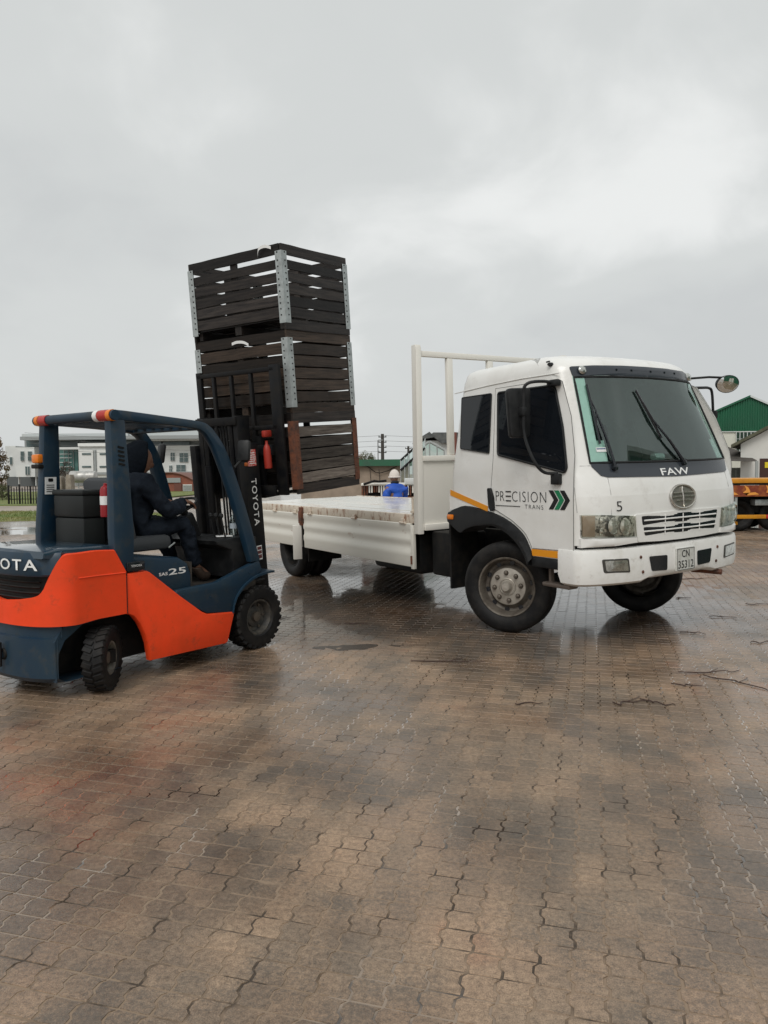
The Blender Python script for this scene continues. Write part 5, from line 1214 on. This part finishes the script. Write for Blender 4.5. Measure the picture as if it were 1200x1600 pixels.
m=MB(); m.prism([(p.x,p.z+.07) for p in arc]+[(p.x,p.z+.005) for p in reversed(arc)],lambda p,q,h:(p,h,q),75.8,86.1); o=m.build('roof',mat('barn_roof',(.16,.07,.05),.7),None,smooth=0); o.parent=bb; o.matrix_parent_inverse=Matrix.Translation(-bb.location)
op2(bb,'lintel_band',236,282,747,754,75.85,.14,M_og2,None)
op2(bb,'door',272,284,755.5,771,75.85,.14,mat('barn_door',(.14,.05,.035),.7),None)
dr=op2(bb,'shutter',285.5,300,757,771,75.85,.14,MATS['shed_white'],None)
for k in range(5): op2(bb,'shutter_slat',285.8,299.7,758.2+2.6*k,759.6+2.6*k,75.78,.06,M_og2,None)
# ---- water tank on a stand
wt=empty('water_tank',at(130,786,45)); wt.location.z=0; tag(wt,'silver horizontal water tank on a thin steel stand','tank')
c0,c1=at(111,745,45),at(149.5,745,45); R0=.36
M_tankm=mat('tank_metal',(.50,.50,.48),.4,metal=.4,col2=(.36,.35,.33),scale=5)
ax_=(c1-c0).normalized(); Mt=Matrix.Translation(c0-wt.location)@ax_.to_track_quat('Z','Y').to_matrix().to_4x4(); Ln=(c1-c0).length
m=MB(); m.lathe([(.001,-.05),(R0*.7,-.04),(R0*.95,0),(R0,.04),(R0,Ln*.33),(R0*1.015,Ln*.34),(R0,Ln*.35),(R0,Ln*.66),(R0*1.015,Ln*.67),(R0,Ln*.68),(R0,Ln-.04),(R0*.95,Ln),(R0*.7,Ln+.04),(.001,Ln+.05)],28,Mt); m.build('drum',M_tankm,wt)
for x in (113,120,139,146):
    p=at(x,750,45)-wt.location; m=MB(); m.tube([(p.x,-.25 if x in (113,139) else .25,p.z),(p.x,-.25 if x in (113,139) else .25,0)],.025,6); m.build('leg',M_steel,wt)
for k in (0,1):
    a=at(113,752,45)-wt.location; b=at(146,776,45)-wt.location; m=MB(); m.tube([(a.x if k else b.x,-.25,a.z),(b.x if k else a.x,-.25,b.z)],.016,5); m.build('brace',M_steel,wt)
# ---- gate pillars and palisade fence
M_conc=mat('mossy_concrete',(.20,.17,.13),.85,col2=(.30,.27,.22),scale=3)
for x0,x1,y0,lab in ((88,97,744,'squat weathered grey gate pillar behind the forklift post'),(101,112,742,'taller weathered gate pillar left of the water tank')):
    a=at(x0,y0,43); b=at(x1,786,43); c=Vector(((a.x+b.x)/2,43.3,0)); pl_=empty('gate_pillar',c); tag(pl_,lab,'pillar')
    w=b.x-a.x; m=MB(); m.prism([(-w/2,0),(w/2,0),(w*.46,a.z*.9),(w*.3,a.z),(-w*.25,a.z*1.01),(-w*.44,a.z*.93)],lambda p,q,h:(p,h,q),-.3,.3,bevel=.05); m.build('shaft',M_conc,pl_)
    m=MB(); m.box((0,0,.06),(w*1.25,.8,.14),bevel=.03); m.build('plinth',M_conc,pl_)
fa=at(14,786,44.5); fb=at(61,786,44.5)
pf=empty('palisade_fence',(fa.x,44.5,0)); tag(pf,'dark palisade fence on the lawn at far left','fence')
nP=12
for k in range(nP):
    x=(fb.x-fa.x)*k/(nP-1); big=k%4==0
    m=MB(); h=1.05+.06*math.sin(k*2.1); m.b2((x-(.05 if big else .022),-.03,0),(x+(.05 if big else .022),.03,h+(.1 if big else 0)),bevel=.008); m.build('post' if big else 'pale',M_dark,pf)
for z in (.3,.85): m=MB(); m.b2((-.05,.032,z-.02),(fb.x-fa.x+.05,.06,z+.02)); m.build('rail',M_dark,pf,smooth=0)
# ---- trees and shrubs
def leaf_mat(name,a,b):
    m=bpy.data.materials.new(name); m.use_nodes=True; nt=m.node_tree; n=nt.nodes; l=nt.links; p=n['Principled BSDF']
    at_=n.new('ShaderNodeAttribute'); at_.attribute_name='tint'; x=n.new('ShaderNodeMix'); x.data_type='RGBA'; x.inputs[6].default_value=(*a,1); x.inputs[7].default_value=(*b,1); l.new(at_.outputs['Fac'],x.inputs[0]); l.new(x.outputs[2],p.inputs['Base Color']); p.inputs['Roughness'].default_value=.6
    return m
L_aut=leaf_mat('autumn_leaves',(.05,.05,.018),(.17,.085,.03)); L_grn=leaf_mat('green_leaves',(.035,.05,.018),(.10,.10,.035)); L_brn=leaf_mat('bare_twigs',(.035,.025,.02),(.08,.06,.045))
M_bark=mat('bark',(.06,.045,.035),.9,bump=.5,bscale=12)
def tree(name,label,cat,base,H,rad,crown_lo,n,lm,seed,leaf=.12,trunk=.12,group=None):
    r=random.Random(seed); t=empty(name,base); tag(t,label,cat,group)
    m=MB(); tips=[]
    P=[(0,0,0),(r.uniform(-.1,.1),r.uniform(-.1,.1),H*.35),(r.uniform(-.15,.15),0,H*.7),(0,0,H*.95)]
    m.tube(P,[trunk,trunk*.75,trunk*.45,trunk*.15],7)
    for k in range(11):
        z=H*r.uniform(max(.12,crown_lo*.8),.85); a=r.uniform(0,6.28); L_=rad*r.uniform(.55,.95); e=Vector((math.cos(a)*L_,math.sin(a)*L_,z+L_*r.uniform(.2,.7)))
        m.tube([(0,0,z),(e.x*.5,e.y*.5,z+(e.z-z)*.4),e],[trunk*.35,trunk*.22,trunk*.08],5); tips.append(e)
    m.build('trunk',M_bark,t)
    V=[];Fs=[];tt=[]
    cl=[]
    for k in range(46):
        z=crown_lo+(1-crown_lo)*r.random(); q=math.sin(math.pi*min(.97,max(.06,(z-crown_lo)/(1-crown_lo)*.86+.12)))**.7; a=r.uniform(0,6.28); d=rad*q*r.uniform(.25,1.0)
        cl.append((Vector((d*math.cos(a),d*math.sin(a),z*H)),r.uniform(.16,.34)*rad,r.random()))
    for _ in range(n):
        c,cr,ct=cl[r.randrange(len(cl))]; g=Vector((r.gauss(0,1),r.gauss(0,1),r.gauss(0,1))).normalized()*cr*r.random()**.4; p=c+g
        if p.z<.03: continue
        a=Vector((r.gauss(0,1),r.gauss(0,1),r.gauss(0,1))).normalized(); b_=a.orthogonal().normalized(); s=leaf*r.uniform(.5,1.2); b=len(V)
        V+=[p-a*s*.5,p+b_*s*.28,p+a*s*.5,p-b_*s*.28]; Fs.append((b,b+1,b+2,b+3)); tt.append(min(1,max(0,.6*ct+.4*r.random()+.15*(g.z/cr))))
    me=bpy.data.meshes.new('crown'); me.from_pydata(V,[],Fs); a=me.attributes.new('tint','FLOAT','FACE'); a.data.foreach_set('value',tt); me.update(); mesh_obj('crown',me,lm,t)
    return t
b=at(-8,770,62); tree('autumn_tree','browning autumn tree at the left edge of the picture','tree',(b.x,62,0),5.2,1.35,.12,5200,L_aut,1,.16,.14)
b=at(105,770,58); tree('dark_shrub','dark bare shrub between the forklift posts','shrub',(b.x,58,0),2.7,.95,.12,2600,L_brn,2,.10,.07)
b=at(4,780,52); tree('low_bush','low dark green bush under the autumn tree','bush',(b.x,52,0),1.0,.8,.05,1500,L_grn,3,.09,.04)
b=at(572,740,62); tree('garden_tree','small round tree above the green-topped wall','tree',(b.x,62,0),3.45,1.1,.35,2200,L_grn,6,.12,.08)
b=at(560,740,70); tree('garden_tree','tree crown half hidden behind the bottom crate','tree',(b.x,70,0),3.3,1.2,.35,1800,L_aut,9,.12,.08)
# ---- rendered wall with green roof strip
gw=empty('boundary_wall',(0,32,0)); tag(gw,'sandy rendered wall with a green painted roof edge beyond the deck','wall')
x0=at(470,740,32).x; x1=at(640,740,32).x
M_rend=mat('sandy_render',(.33,.26,.20),.85,col2=(.24,.19,.145),scale=1.6,lo=.38,hi=.62,bump=.2,bscale=20)
m=MB(); m.b2((x0,0,-.1),(x1,3.5,1.98)); m.build('wall',M_rend,gw,smooth=0)
m=MB(); m.prism([(x0-.1,1.98),(x1+.1,1.98),(x1+.1,2.26),(x0-.1,2.26)],lambda p,q,h:(p,h,q),-.25,3.6); m.build('roof_edge',mat('green_paint',(.02,.12,.06),.5,col2=(.03,.09,.055),scale=2),gw,smooth=0)
m=MB(); pts=[at(x,y,31.9)-Vector((0,32,0)) for x,y in [(566,728),(574,729),(580,733),(587,738),(594,739),(601,737),(608,735),(614,731),(620,729)]]
m.tube(spline(pts,4),.018,5); m.build('cable',M_dark,gw)
for x in (578,592): m=MB(); p=at(x,733,31.9); q=at(x+1.5,752,31.9); m.tube([p-Vector((0,32,0)),q-Vector((0,32,0))],.012,5); m.build('cable',M_dark,gw)
# ---- poles and wires
def pole(name,label,cat,x,ytop,Y,r0,arms,group=None):
    p=at(x,ytop,Y); t=empty(name,(p.x,Y,0)); tag(t,label,cat,group); m=MB(); m.tube([(0,0,0),(0,0,p.z*.5),(0,0,p.z)],[r0*1.25,r0*1.1,r0],10); m.build('shaft',mat('pole_wood',(.05,.045,.04),.8),t)
    for k in range(arms):
        z=p.z-.25-.42*k; m=MB(); m.b2((-.32,-.04,z-.035),(.32,.04,z+.035)); m.build('cross_arm',M_dark,t,smooth=0)
        for s in (-.28,.28): m=MB(); m.lathe([(.03,0),(.05,.04),(.03,.08),(.04,.1),(.001,.12)],8,Matrix.Translation((s,0,z+.035))); m.build('insulator',M_og2,t)
    return t,p
pl1,p1=pole('power_pole','dark wooden power pole with short crossarms above the wall','pole',597.5,678,60,.125,4)
pl2,p2=pole('power_pole','shorter dark pole top beside the glasshouse roof','pole',638,697,75,.11,1)
t,p=pole('street_lamp','thin grey lamp post left of the power pole','lamp post',590.5,688,55,.03,0)
m=MB(); m.tube([(0,0,p.z),(.05,-.1,p.z+.03),(.2,-.3,p.z+.02)],.025,6); m.box((.25,-.36,p.z+.0),(.22,.12,.06),bevel=.02); m.build('lamp_head',M_og2,t)
for k in range(4):
    z=p1.z-.13-.42*k
    w=bpy.data.objects; m=MB(); A=Vector((p1.x-30,62,z+.6)); B=Vector((p1.x,60,z)); Cc=Vector((p1.x+34,66,z+.5)); pts=[]
    for t_ in range(17): q=t_/16; pp_=A.lerp(B,q); pp_.z-=.5*4*q*(1-q); pts.append(pp_)
    for t_ in range(1,17): q=t_/16; pp_=B.lerp(Cc,q); pp_.z-=.5*4*q*(1-q); pts.append(pp_)
    m.tube(pts,.011,4); o=m.build('power_line',mat('wire',(.12,.12,.125),.6),None); tag(o,['topmost','second highest','third highest','lowest'][k]+' power line strung past the dark wooden pole','power line','power lines')
# ---- glasshouses and slate roofed house
G_green=glass_mat('greenhouse_glass',(.72,.80,.76),.06,.18)
M_frame=mat('grey_frame',(.33,.35,.34),.5)
gh=empty('glasshouse',(at(640,740,27).x,27,0)); tag(gh,'lean-to glasshouse with dark rafters beside the headboard post','greenhouse')
def ghp(x,y,Y=27): return at(x,y,Y)-gh.location
A0,A1=ghp(626,735),ghp(664,700); B0,B1=ghp(626,719.5,28),ghp(664,685,28); zb=0
m=MB(); v=[m.bm.verts.new(p) for p in ((A0.x,0,zb),(A1.x,0,zb),(A1.x,0,A1.z),(A0.x,0,A0.z))]; m.bm.faces.new(v); m.build('wall_glass',G_green,gh,smooth=0)
m=MB(); v=[m.bm.verts.new(p) for p in (A0,A1,B1,B0)]; m.bm.faces.new(v); m.build('roof_glass',G_green,gh,smooth=0)
for P,Q in ((A0,A1),(B0,B1)): m=MB(); m.tube([P,Q],.045,6); m.build('rafter',M_dark,gh)
for k in range(7):
    q=k/6; p=A0.lerp(A1,q); m=MB(); m.tube([(p.x,-.02,zb),(p.x,-.02,p.z)],.022,5); m.build('mullion',M_frame,gh); b_=B0.lerp(B1,q); m=MB(); m.tube([p,b_],.018,5); m.build('glazing_bar',M_frame,gh)
m=MB(); m.b2((A0.x,-.04,.62),(A1.x,.02,.70)); m.build('sill',M_frame,gh,smooth=0)
m=MB(); m.b2((A0.x,.6,.0),(A1.x,1.2,.9)); m.build('staging',mat('plants',(.05,.08,.03),.8,col2=(.10,.12,.06),scale=5),gh,smooth=0)
g2=empty('glasshouse',(at(672,740,31).x,31,0)); tag(g2,'small pointed glasshouse seen through the headboard frame','greenhouse')
def g2p(x,y,Y=31): return at(x,y,Y)-g2.location
Pk=g2p(671,690); El=g2p(649,706); Er=g2p(694,703)
m=MB(); v=[m.bm.verts.new(p) for p in ((El.x,0,0),(Er.x,0,0),Er,Pk,El)]; m.bm.faces.new(v); m.build('gable_glass',G_green,g2,smooth=0)
for a,b in ((El,Pk),(Pk,Er)):
    m=MB(); v=[m.bm.verts.new(p) for p in (a,b,b+Vector((0,5,0)),a+Vector((0,5,0)))]; m.bm.faces.new(v); m.build('roof_glass',G_green,g2,smooth=0)
    m=MB(); m.tube([a,b],.05,6); m.build('barge_bar',M_frame,g2)
for x,yt in ((El.x,El.z),(El.x*.5,(El.z+Pk.z)/2),(Pk.x,Pk.z),(Er.x*.5,(Er.z+Pk.z)/2),(Er.x,Er.z)): m=MB(); m.tube([(x,-.02,0),(x,-.02,yt)],.03,5); m.build('mullion',M_frame,g2)
hs=empty('slate_house',(at(690,740,40).x,40,0)); tag(hs,'house with dark slate roof behind the glasshouses','house')
def hp(x,y,Y=40): return at(x,y,Y)-hs.location
a=hp(655,688); b=hp(671,674.5); c=hp(692,675.5); d=hp(715,676); e=hp(712,694); f0=hp(678,683)
m=MB(); m.b2((a.x,.3,0),(e.x+2,6,hp(680,688).z)); m.build('wall',M_ow,hs,smooth=0)
m=MB(); m.prism([(a.x-.2,a.z),(b.x,b.z),(hp(676,679).x,hp(676,679).z),(hp(677,675.5).x,c.z),(d.x+1.5,d.z),(e.x+2,e.z),(hp(690,692).x,hp(690,692).z),(f0.x,f0.z)],lambda p,q,h:(p,h,q),0,5); m.build('roof',mat('slate',(.06,.065,.065),.6,col2=(.13,.135,.13),scale=3),hs,smooth=0)
m=MB(); p=hp(706,677); m.b2((p.x,-.1,0),(p.x+.25,.3,p.z+.05)); m.build('downpipe',mat('rust_red',(.16,.05,.035),.7),hs,smooth=0)
# ---- tray trolley behind the blue worker
tx0=at(564,760,18.6); tx1=at(662,760,18.6)
tr=empty('tray_trolley',(tx0.x,18.6,0)); tag(tr,'low steel trolley stacked with white and rusty trays beyond the deck','trolley')
W=tx1.x-tx0.x; zt=at(600,755,18.6).z
m=MB(); m.b2((0,0,zt-.06),(W*.72,.9,zt),bevel=.01); m.build('top_slab',M_post,tr)
m=MB(); m.b2((W*.70,-.05,zt-.04),(W*.90,.5,zt+.12),bevel=.02); m.build('white_box',M_ow,tr)
r=random.Random(5)
for k in range(26):
    x=W*(k+.5)/26; wht=r.random()<.55; h=r.uniform(.14,.26); m=MB(); m.b2((x-.018,-.02+r.uniform(0,.05),zt-.07-h),(x+.018,.03+r.uniform(0,.05),zt-.062)); m.build('tray_end',M_post if wht else M_rust,tr,smooth=0)
m=MB(); m.b2((0,-.01,zt-.42),(W,.9,zt-.34)); m.build('lower_shelf',M_rust,tr,smooth=0)
m=MB(); m.b2((.05,.15,zt-.33),(W-.05,.85,zt-.065)); m.build('tray_stack',M_dark,tr,smooth=0)
for x in (.04,W*.33,W*.66,W-.04):
    for y in (.04,.84): m=MB(); m.b2((x-.03,y-.03,0),(x+.03,y+.03,zt-.34)); m.build('leg',M_rust,tr,smooth=0)
m=MB(); m.tube([at(568,757,18.5)-tr.location,at(577,754,18.5)-tr.location,at(585,751.5,18.5)-tr.location,at(592,752.5,18.5)-tr.location,at(604,751,18.5)-tr.location],.03,6); m.build('loose_strap',M_dark,tr)
# ---- green shed at right
gs=empty('green_shed',(at(1170,740,45).x,45,0)); tag(gs,'large shed with green corrugated gable over a white wall','shed')
def gp(x,y,Y=45): return at(x,y,Y)-gs.location
ap=gp(1173,617.5); el=gp(1085,656); sl=(ap.z-el.z)/(ap.x-el.x); er=Vector((ap.x+(ap.x-el.x),0,el.z)); zl=gp(1140,674).z
M_green=mat('green_cladding',(.012,.115,.055),.45,col2=(.016,.095,.05),scale=.5)
m=MB(); n=90; top=[];bot=[]
for k in range(n*2+1):
    x=el.x+(er.x-el.x)*k/(2*n); zt_=ap.z-sl*abs(x-ap.x)-.10; y=(-.05 if (k//2)%2 else .0)
    top.append((x,y,zt_)); bot.append((x,y,zl))
m.grid([bot,top]); m.build('cladding',M_green,gs,smooth=0)
m=MB(); m.prism([(el.x,-.1),(er.x,-.1),(er.x,zl+.4),(el.x,zl+.4)],lambda p,q,h:(p+.6*h,h,q),.02,9); m.build('wall',mat('shed_cream',(.66,.66,.58),.7,col2=(.58,.58,.5),scale=.7),gs,smooth=0)
for s in (-1,1):
    e_=el if s<0 else er; m=MB(); m.prism([(ap.x,ap.z),(e_.x+s*.2,e_.z-.2*sl),(e_.x+s*.2,e_.z-.2*sl-.12),(ap.x,ap.z-.12)],lambda p,q,h:(p+.6*h,h,q),-.15,9.2); m.build('roof_slope',M_green if s<0 else mat('roof_pale',(.60,.63,.62),.4),gs,smooth=0)
m=MB(); m.b2((el.x,-.06,zl-.05),(er.x,.015,zl+.0)); m.build('flashing',M_ow,gs,smooth=0)
wx0,wx1=gp(1149.5,700).x,gp(1230,700).x; wz0,wz1=gp(1150,706).z,zl-.055
wn=MB(); wn.b2((wx0,-.03,wz0),(wx1,.018,wz1)); wo=wn.build('window',M_frame,gs,smooth=0)
nx=14
for i in range(nx):
    for j in range(3):
        dx=(wx1-wx0)/nx; dz=(wz1-wz0)/3; m=MB(); m.b2((wx0+dx*i+.03,-.045,wz0+dz*j+.025),(wx0+dx*(i+1)-.03,-.031,wz0+dz*(j+1)-.025)); m.build('pane',mat('dark_pane',(.035,.06,.045),.1),wo,smooth=0)
for i in range(0,nx+1):
    x=wx0+(wx1-wx0)*i/nx; m=MB(); m.b2((x-.018,-.06,wz0),(x+.018,-.032,wz1)); m.build('mullion',M_ow,wo,smooth=0)
# ---- white house at right with brown door
wh=empty('white_house',(at(1180,740,34).x,34,0)); tag(wh,'white rendered house with a sloping eave and brown door at right edge','house')
def wp(x,y,Y=34): return at(x,y,Y)-wh.location
e0=wp(1149,698); e1=wp(1200,671.5); sl2=(e1.z-e0.z)/(e1.x-e0.x); ex=e0.x+6
ptop=lambda x:e0.z+sl2*(x-e0.x)
pkx=e0.x+3.4; 
m=MB(); m.prism([(e0.x+.25,-.1),(ex+.8,-.1),(ex+.8,ptop(pkx)-sl2*(ex+.8-pkx)),(pkx,ptop(pkx)),(e0.x+.25,ptop(e0.x+.25))],lambda p,q,h:(p+.62*h,h,q),0,8); m.build('wall',mat('house_white',(.68,.67,.63),.7,col2=(.6,.6,.56),scale=.8),wh,smooth=0)
for s in (0,1):
    pts=[(e0.x-.15,ptop(e0.x-.15)),(pkx,ptop(pkx))] if s==0 else [(pkx,ptop(pkx)),(ex+1.0,ptop(pkx)-sl2*(ex+1.0-pkx))]
    m=MB(); m.prism([(pts[0][0],pts[0][1]+.02),(pts[1][0],pts[1][1]+.02),(pts[1][0],pts[1][1]+.16),(pts[0][0],pts[0][1]+.16)],lambda p,q,h:(p+.62*h,h,q),-.35,8.2); m.build('roof_slope',mat('mossy_roof',(.075,.075,.045),.8,col2=(.12,.12,.08),scale=3),wh,smooth=0)
d0=wp(1187,716.5); dm_=MB(); dm_.b2((d0.x,-.04,0),(d0.x+1.0,-.002,d0.z)); do=dm_.build('door',mat('brown_door',(.055,.022,.016),.5),wh,smooth=0)
s0=wp(1196,722,33.9); s1=wp(1204,731,33.9); m=MB(); m.b2((s0.x,-.06,s1.z),(s1.x,-.042,s0.z)); m.build('yellow_notice',mat('yellow_sign',(.70,.55,.02),.5),do,smooth=0)
# ---- lean-to with corrugated roof
ln_=empty('lean_to',(at(1150,740,36).x,36,0)); tag(ln_,'small open lean-to with dark corrugated roof between the shed and house','lean-to')
def lp(x,y,Y=36): return at(x,y,Y)-ln_.location
rA=lp(1112,690,38); rB=lp(1150,703,38); rC=lp(1183,720,33); rD=lp(1112,719,33)
m=MB(); rows=[]
for k in range(41):
    q=k/40; a=rD.lerp(rC,q); b=rA.lerp(rB,q); off=Vector((0,0,.04*(1 if (k//2)%2 else -1)))
    rows.append([a+off,b+off])
rows2=[]
nr=22
for k in range(nr*2+1):
    q=k/(nr*2); a=rD.lerp(rA,q); b=rC.lerp(rB,q); off=Vector((0,0,.03*(1 if k%2 else -1))); rows2.append([a+off,b+off])
m.grid(rows2); o=m.build('roof_sheet',mat('dark_sheet',(.075,.065,.055),.6,col2=(.04,.035,.03),scale=2),ln_,smooth=0)
pc=lp(1182,745,33); m=MB(); m.tube([(pc.x,rC.y,0),(pc.x,rC.y,rC.z)],.07,8); m.build('post',M_frame,ln_)
pa=lp(1128,731,36.5); pb=lp(1180,731,36.5)
npn=7
for k in range(npn):
    x=pa.x+(pb.x-pa.x)*k/npn; w=(pb.x-pa.x)/npn; m=MB(); m.b2((x+.015,.5,0),(x+w-.015,.56,pa.z)); m.build('panel',mat('grey_green_panel',(.17,.19,.165),.6,col2=(.12,.13,.115),scale=2),ln_,smooth=0)
# ---- yellow trailer at right
tl=empty('flatbed_trailer',(at(1140,832,19.5).x,19.5,0)); tag(tl,'yellow edged flatbed trailer with red side board at the right edge','trailer')
def q_(x,y,Y=19.5): return at(x,y,Y)-tl.location
M_yel=mat('yellow_paint',(.62,.27,.012),.45,col2=(.50,.20,.015),scale=4); M_redb=mat('red_board',(.20,.035,.015),.55,col2=(.34,.10,.02),scale=3,lo=.45,hi=.6)
xa,xb=-1.6,6.5
zd=q_(1150,748).z
m=MB(); m.b2((xa,0,q_(1150,755).z),(xb,2.4,zd),bevel=.01); m.build('deck_edge',M_yel,tl)
m=MB(); m.b2((xa,.03,q_(1150,758).z),(xb,2.37,q_(1150,755).z-.002)); m.build('deck_frame',M_dark,tl,smooth=0)
m=MB(); m.b2((xa,.02,q_(1150,776).z),(xb,.06,q_(1150,758.5).z)); rb=m.build('side_board',M_redb,tl,smooth=0)
r=random.Random(8)
zb0,zb1=q_(1150,774).z,q_(1150,760).z
for k in range(9):
    x=-.15+k*.55; m=MB(); pts=[(x+r.uniform(-.05,.05),.012,zb1),(x+.12+r.uniform(-.05,.05),.012,(zb0+zb1)/2),(x+.05+r.uniform(-.1,.1),.012,zb0+.03),(x+.32,.012,zb0+.05)]
    P=spline(pts,4); m.grid([[p+Vector((-.05,0,.03)) for p in P],[p-Vector((0,0,.03))+Vector((.06,0,0)) for p in P]]); m.build('painted_scroll',mat('scroll_orange',(.80,.33,.06),.5),rb,smooth=0)
m=MB(); m.b2((xa,.5,q_(1150,803).z),(xb,.62,q_(1150,776).z)); m.b2((xa,1.7,.55),(xb,1.82,q_(1150,776).z)); m.build('chassis_beam',M_dark,tl,smooth=0)
m=MB(); p=q_(1152,775); m.b2((p.x-.03,.05,q_(1150,804).z),(p.x+.03,.12,p.z)); m.build('stay',M_frame,tl,smooth=0)
p=q_(1186,781); p2_=q_(1215,790); m=MB(); m.b2((p.x,.2,p2_.z),(p2_.x,.5,p.z),bevel=.01); m.build('tool_box',M_steel,tl)
m=MB(); m.b2((xa,-.04,q_(1150,810.5).z),(q_(1196,805).x,.03,q_(1150,804.5).z),bevel=.008); m.build('under_bar',M_yel,tl)
m=MB(); m.b2((q_(1196,805).x+.002,-.04,q_(1150,810.5).z),(q_(1225,805).x,.03,q_(1150,804.5).z),bevel=.008); m.build('under_bar_end',M_red,tl)
m=MB(); a=q_(1136,815.5); b=q_(1155.5,820.5); m.b2((a.x,.1,b.z),(b.x,.2,a.z),bevel=.008); m.build('marker_bar',M_yel,tl)
for x in (.45,-.55,1.45,5.2):
    for y in (.55,1.9):
        m=MB(); m.lathe(tyre_profile(.44,.26,.27),36,Matrix.Translation((x,y,.44))@Matrix.Rotation(R_(90),4,'X')); m.lathe([(.28,.09),(.2,.02),(.08,.03),(.001,.05)],24,Matrix.Translation((x,y,.44))@Matrix.Rotation(R_(90),4,'X')); m.build('wheel',M_tyre,tl)
m=MB(); m.b2((xa,1.0,.35),(xb,1.2,.9)); m.build('axle_box',M_dark,tl,smooth=0)

# ---- tall shed standing to the right, seen only mirrored in the truck's windscreen and round mirror
ps=empty('packing_shed',(18.5,2.5,0)); tag(ps,'tall gabled packing shed mirrored in the windscreen, outside the right edge','shed')
m=MB(); m.prism([(-8.5,0),(8.5,0),(8.5,5.6),(0,9.2),(-8.5,5.6)],lambda p,q,h:(h,p,q),0,14); m.build('wall',M_green,ps,smooth=0)
for s_ in (-1,1):
    m=MB(); m.prism([(0,9.25),(s_*9.0,5.45),(s_*9.0,5.6),(0,9.42)],lambda p,q,h:(h,p,q),-.4,14.4); m.build('roof_slope',MATS['roof_pale'],ps,smooth=0)
m=MB(); m.b2((-.06,-2.2,0),(-.004,2.2,4.2)); m.build('sliding_door',MATS['shed_cream'],ps,smooth=0)
for k in range(9): m=MB(); m.b2((-.07,-8.3+2.05*k,.1),(-.005,-8.1+2.05*k,5.4)); m.build('cladding_rib',M_green,ps,smooth=0)
# ================================================================== small things
def fk_world(l): return Matrix.Translation(FK_LOC)@Matrix.Rotation(FK_RZ,4,'Z')@Vector(l)
p=fk_world((-.10,.22,1.0755)); wb=empty('water_bottle',p); tag(wb,'clear plastic water bottle standing on the forklift cowl','bottle')
m=MB(); m.lathe([(.001,0),(.030,.003),(.033,.015),(.032,.06),(.029,.075),(.032,.09),(.032,.14),(.028,.165),(.014,.19),(.013,.205)],16); m.build('bottle',glass_mat('bottle_plastic',(.86,.90,.92),.08,.12),wb)
m=MB(); m.lathe([(.033,.07),(.0335,.12)],16); m.build('label_band',mat('bottle_label',(.45,.52,.58),.5),wb)
m=MB(); m.lathe([(.015,.200),(.015,.222),(.001,.223)],12); m.build('cap',M_letter,wb)
p=fk_world((-.20,.24,1.0735)); m=MB(); m.box((0,0,.006),(.15,.09,.010),(0,0,R_(20)),bevel=.003); o=m.build('folded_paper',M_letter,None,loc=p); tag(o,'white folded paper lying on the forklift cowl beside the bottle','paper')
# twigs on the wet blocks
M_twig=mat('wet_twig',(.045,.022,.015),.5)
TW=[(1090,905,.55,8,'long straight twig lying right of the truck bumper'),(1065,935,.22,20,'short twig just below the long twig by the bumper'),(1128,965,.25,-25,None),(1080,990,.22,-10,None),(1110,1052,.55,4,'long twig on the shiny paving at right'),(1160,1070,.6,-55,'crooked forked twig near the right edge of the picture'),(985,1098,.32,15,'bent reddish twig on the paving right of centre'),(1030,1100,.25,-30,None),(1075,1072,.2,-15,None),(1190,1005,.25,10,None),(700,1035,.7,-6,'longest thin twig below the truck front wheel'),(430,968,.35,12,'twig beside the forklift front wheel'),(555,975,.3,-6,'twig just above the oval puddle'),(1010,904,.25,3,'twig beneath the truck number plate'),(820,1100,.2,8,None),(1185,945,.3,-5,None)]
r=random.Random(12)
def gpt(x,y):
    d=_r*((x-600)/F_PX)-_u*((y-800)/F_PX)+_F; t=-CAM_H/d.z; q=Vector((0,0,CAM_H))+d*t; return q
for x,y,L_,ang,lab in TW:
    q=gpt(x,y); a=R_(ang); pts=[]
    for k in range(7):
        s=(k/6-.5)*L_; pts.append((s*math.cos(a)+r.gauss(0,.018),s*math.sin(a)+r.gauss(0,.022),.0075+abs(r.gauss(0,.003))))
    m=MB(); m.tube(spline(pts,3),[.0052-.0035*abs(k/18-.3) for k in range(19)],5)
    if L_>.3:
        c=pts[3]; m.tube([c,(c[0]+.08,c[1]+.06,.012),(c[0]+.13,c[1]+.12,.008)],.003,4)
    o=m.build('twig',M_twig,None,loc=(q.x,q.y,0)); tag(o,lab or 'short dark scrap of twig among the others on the paving','twig','twigs scattered on the wet paving')
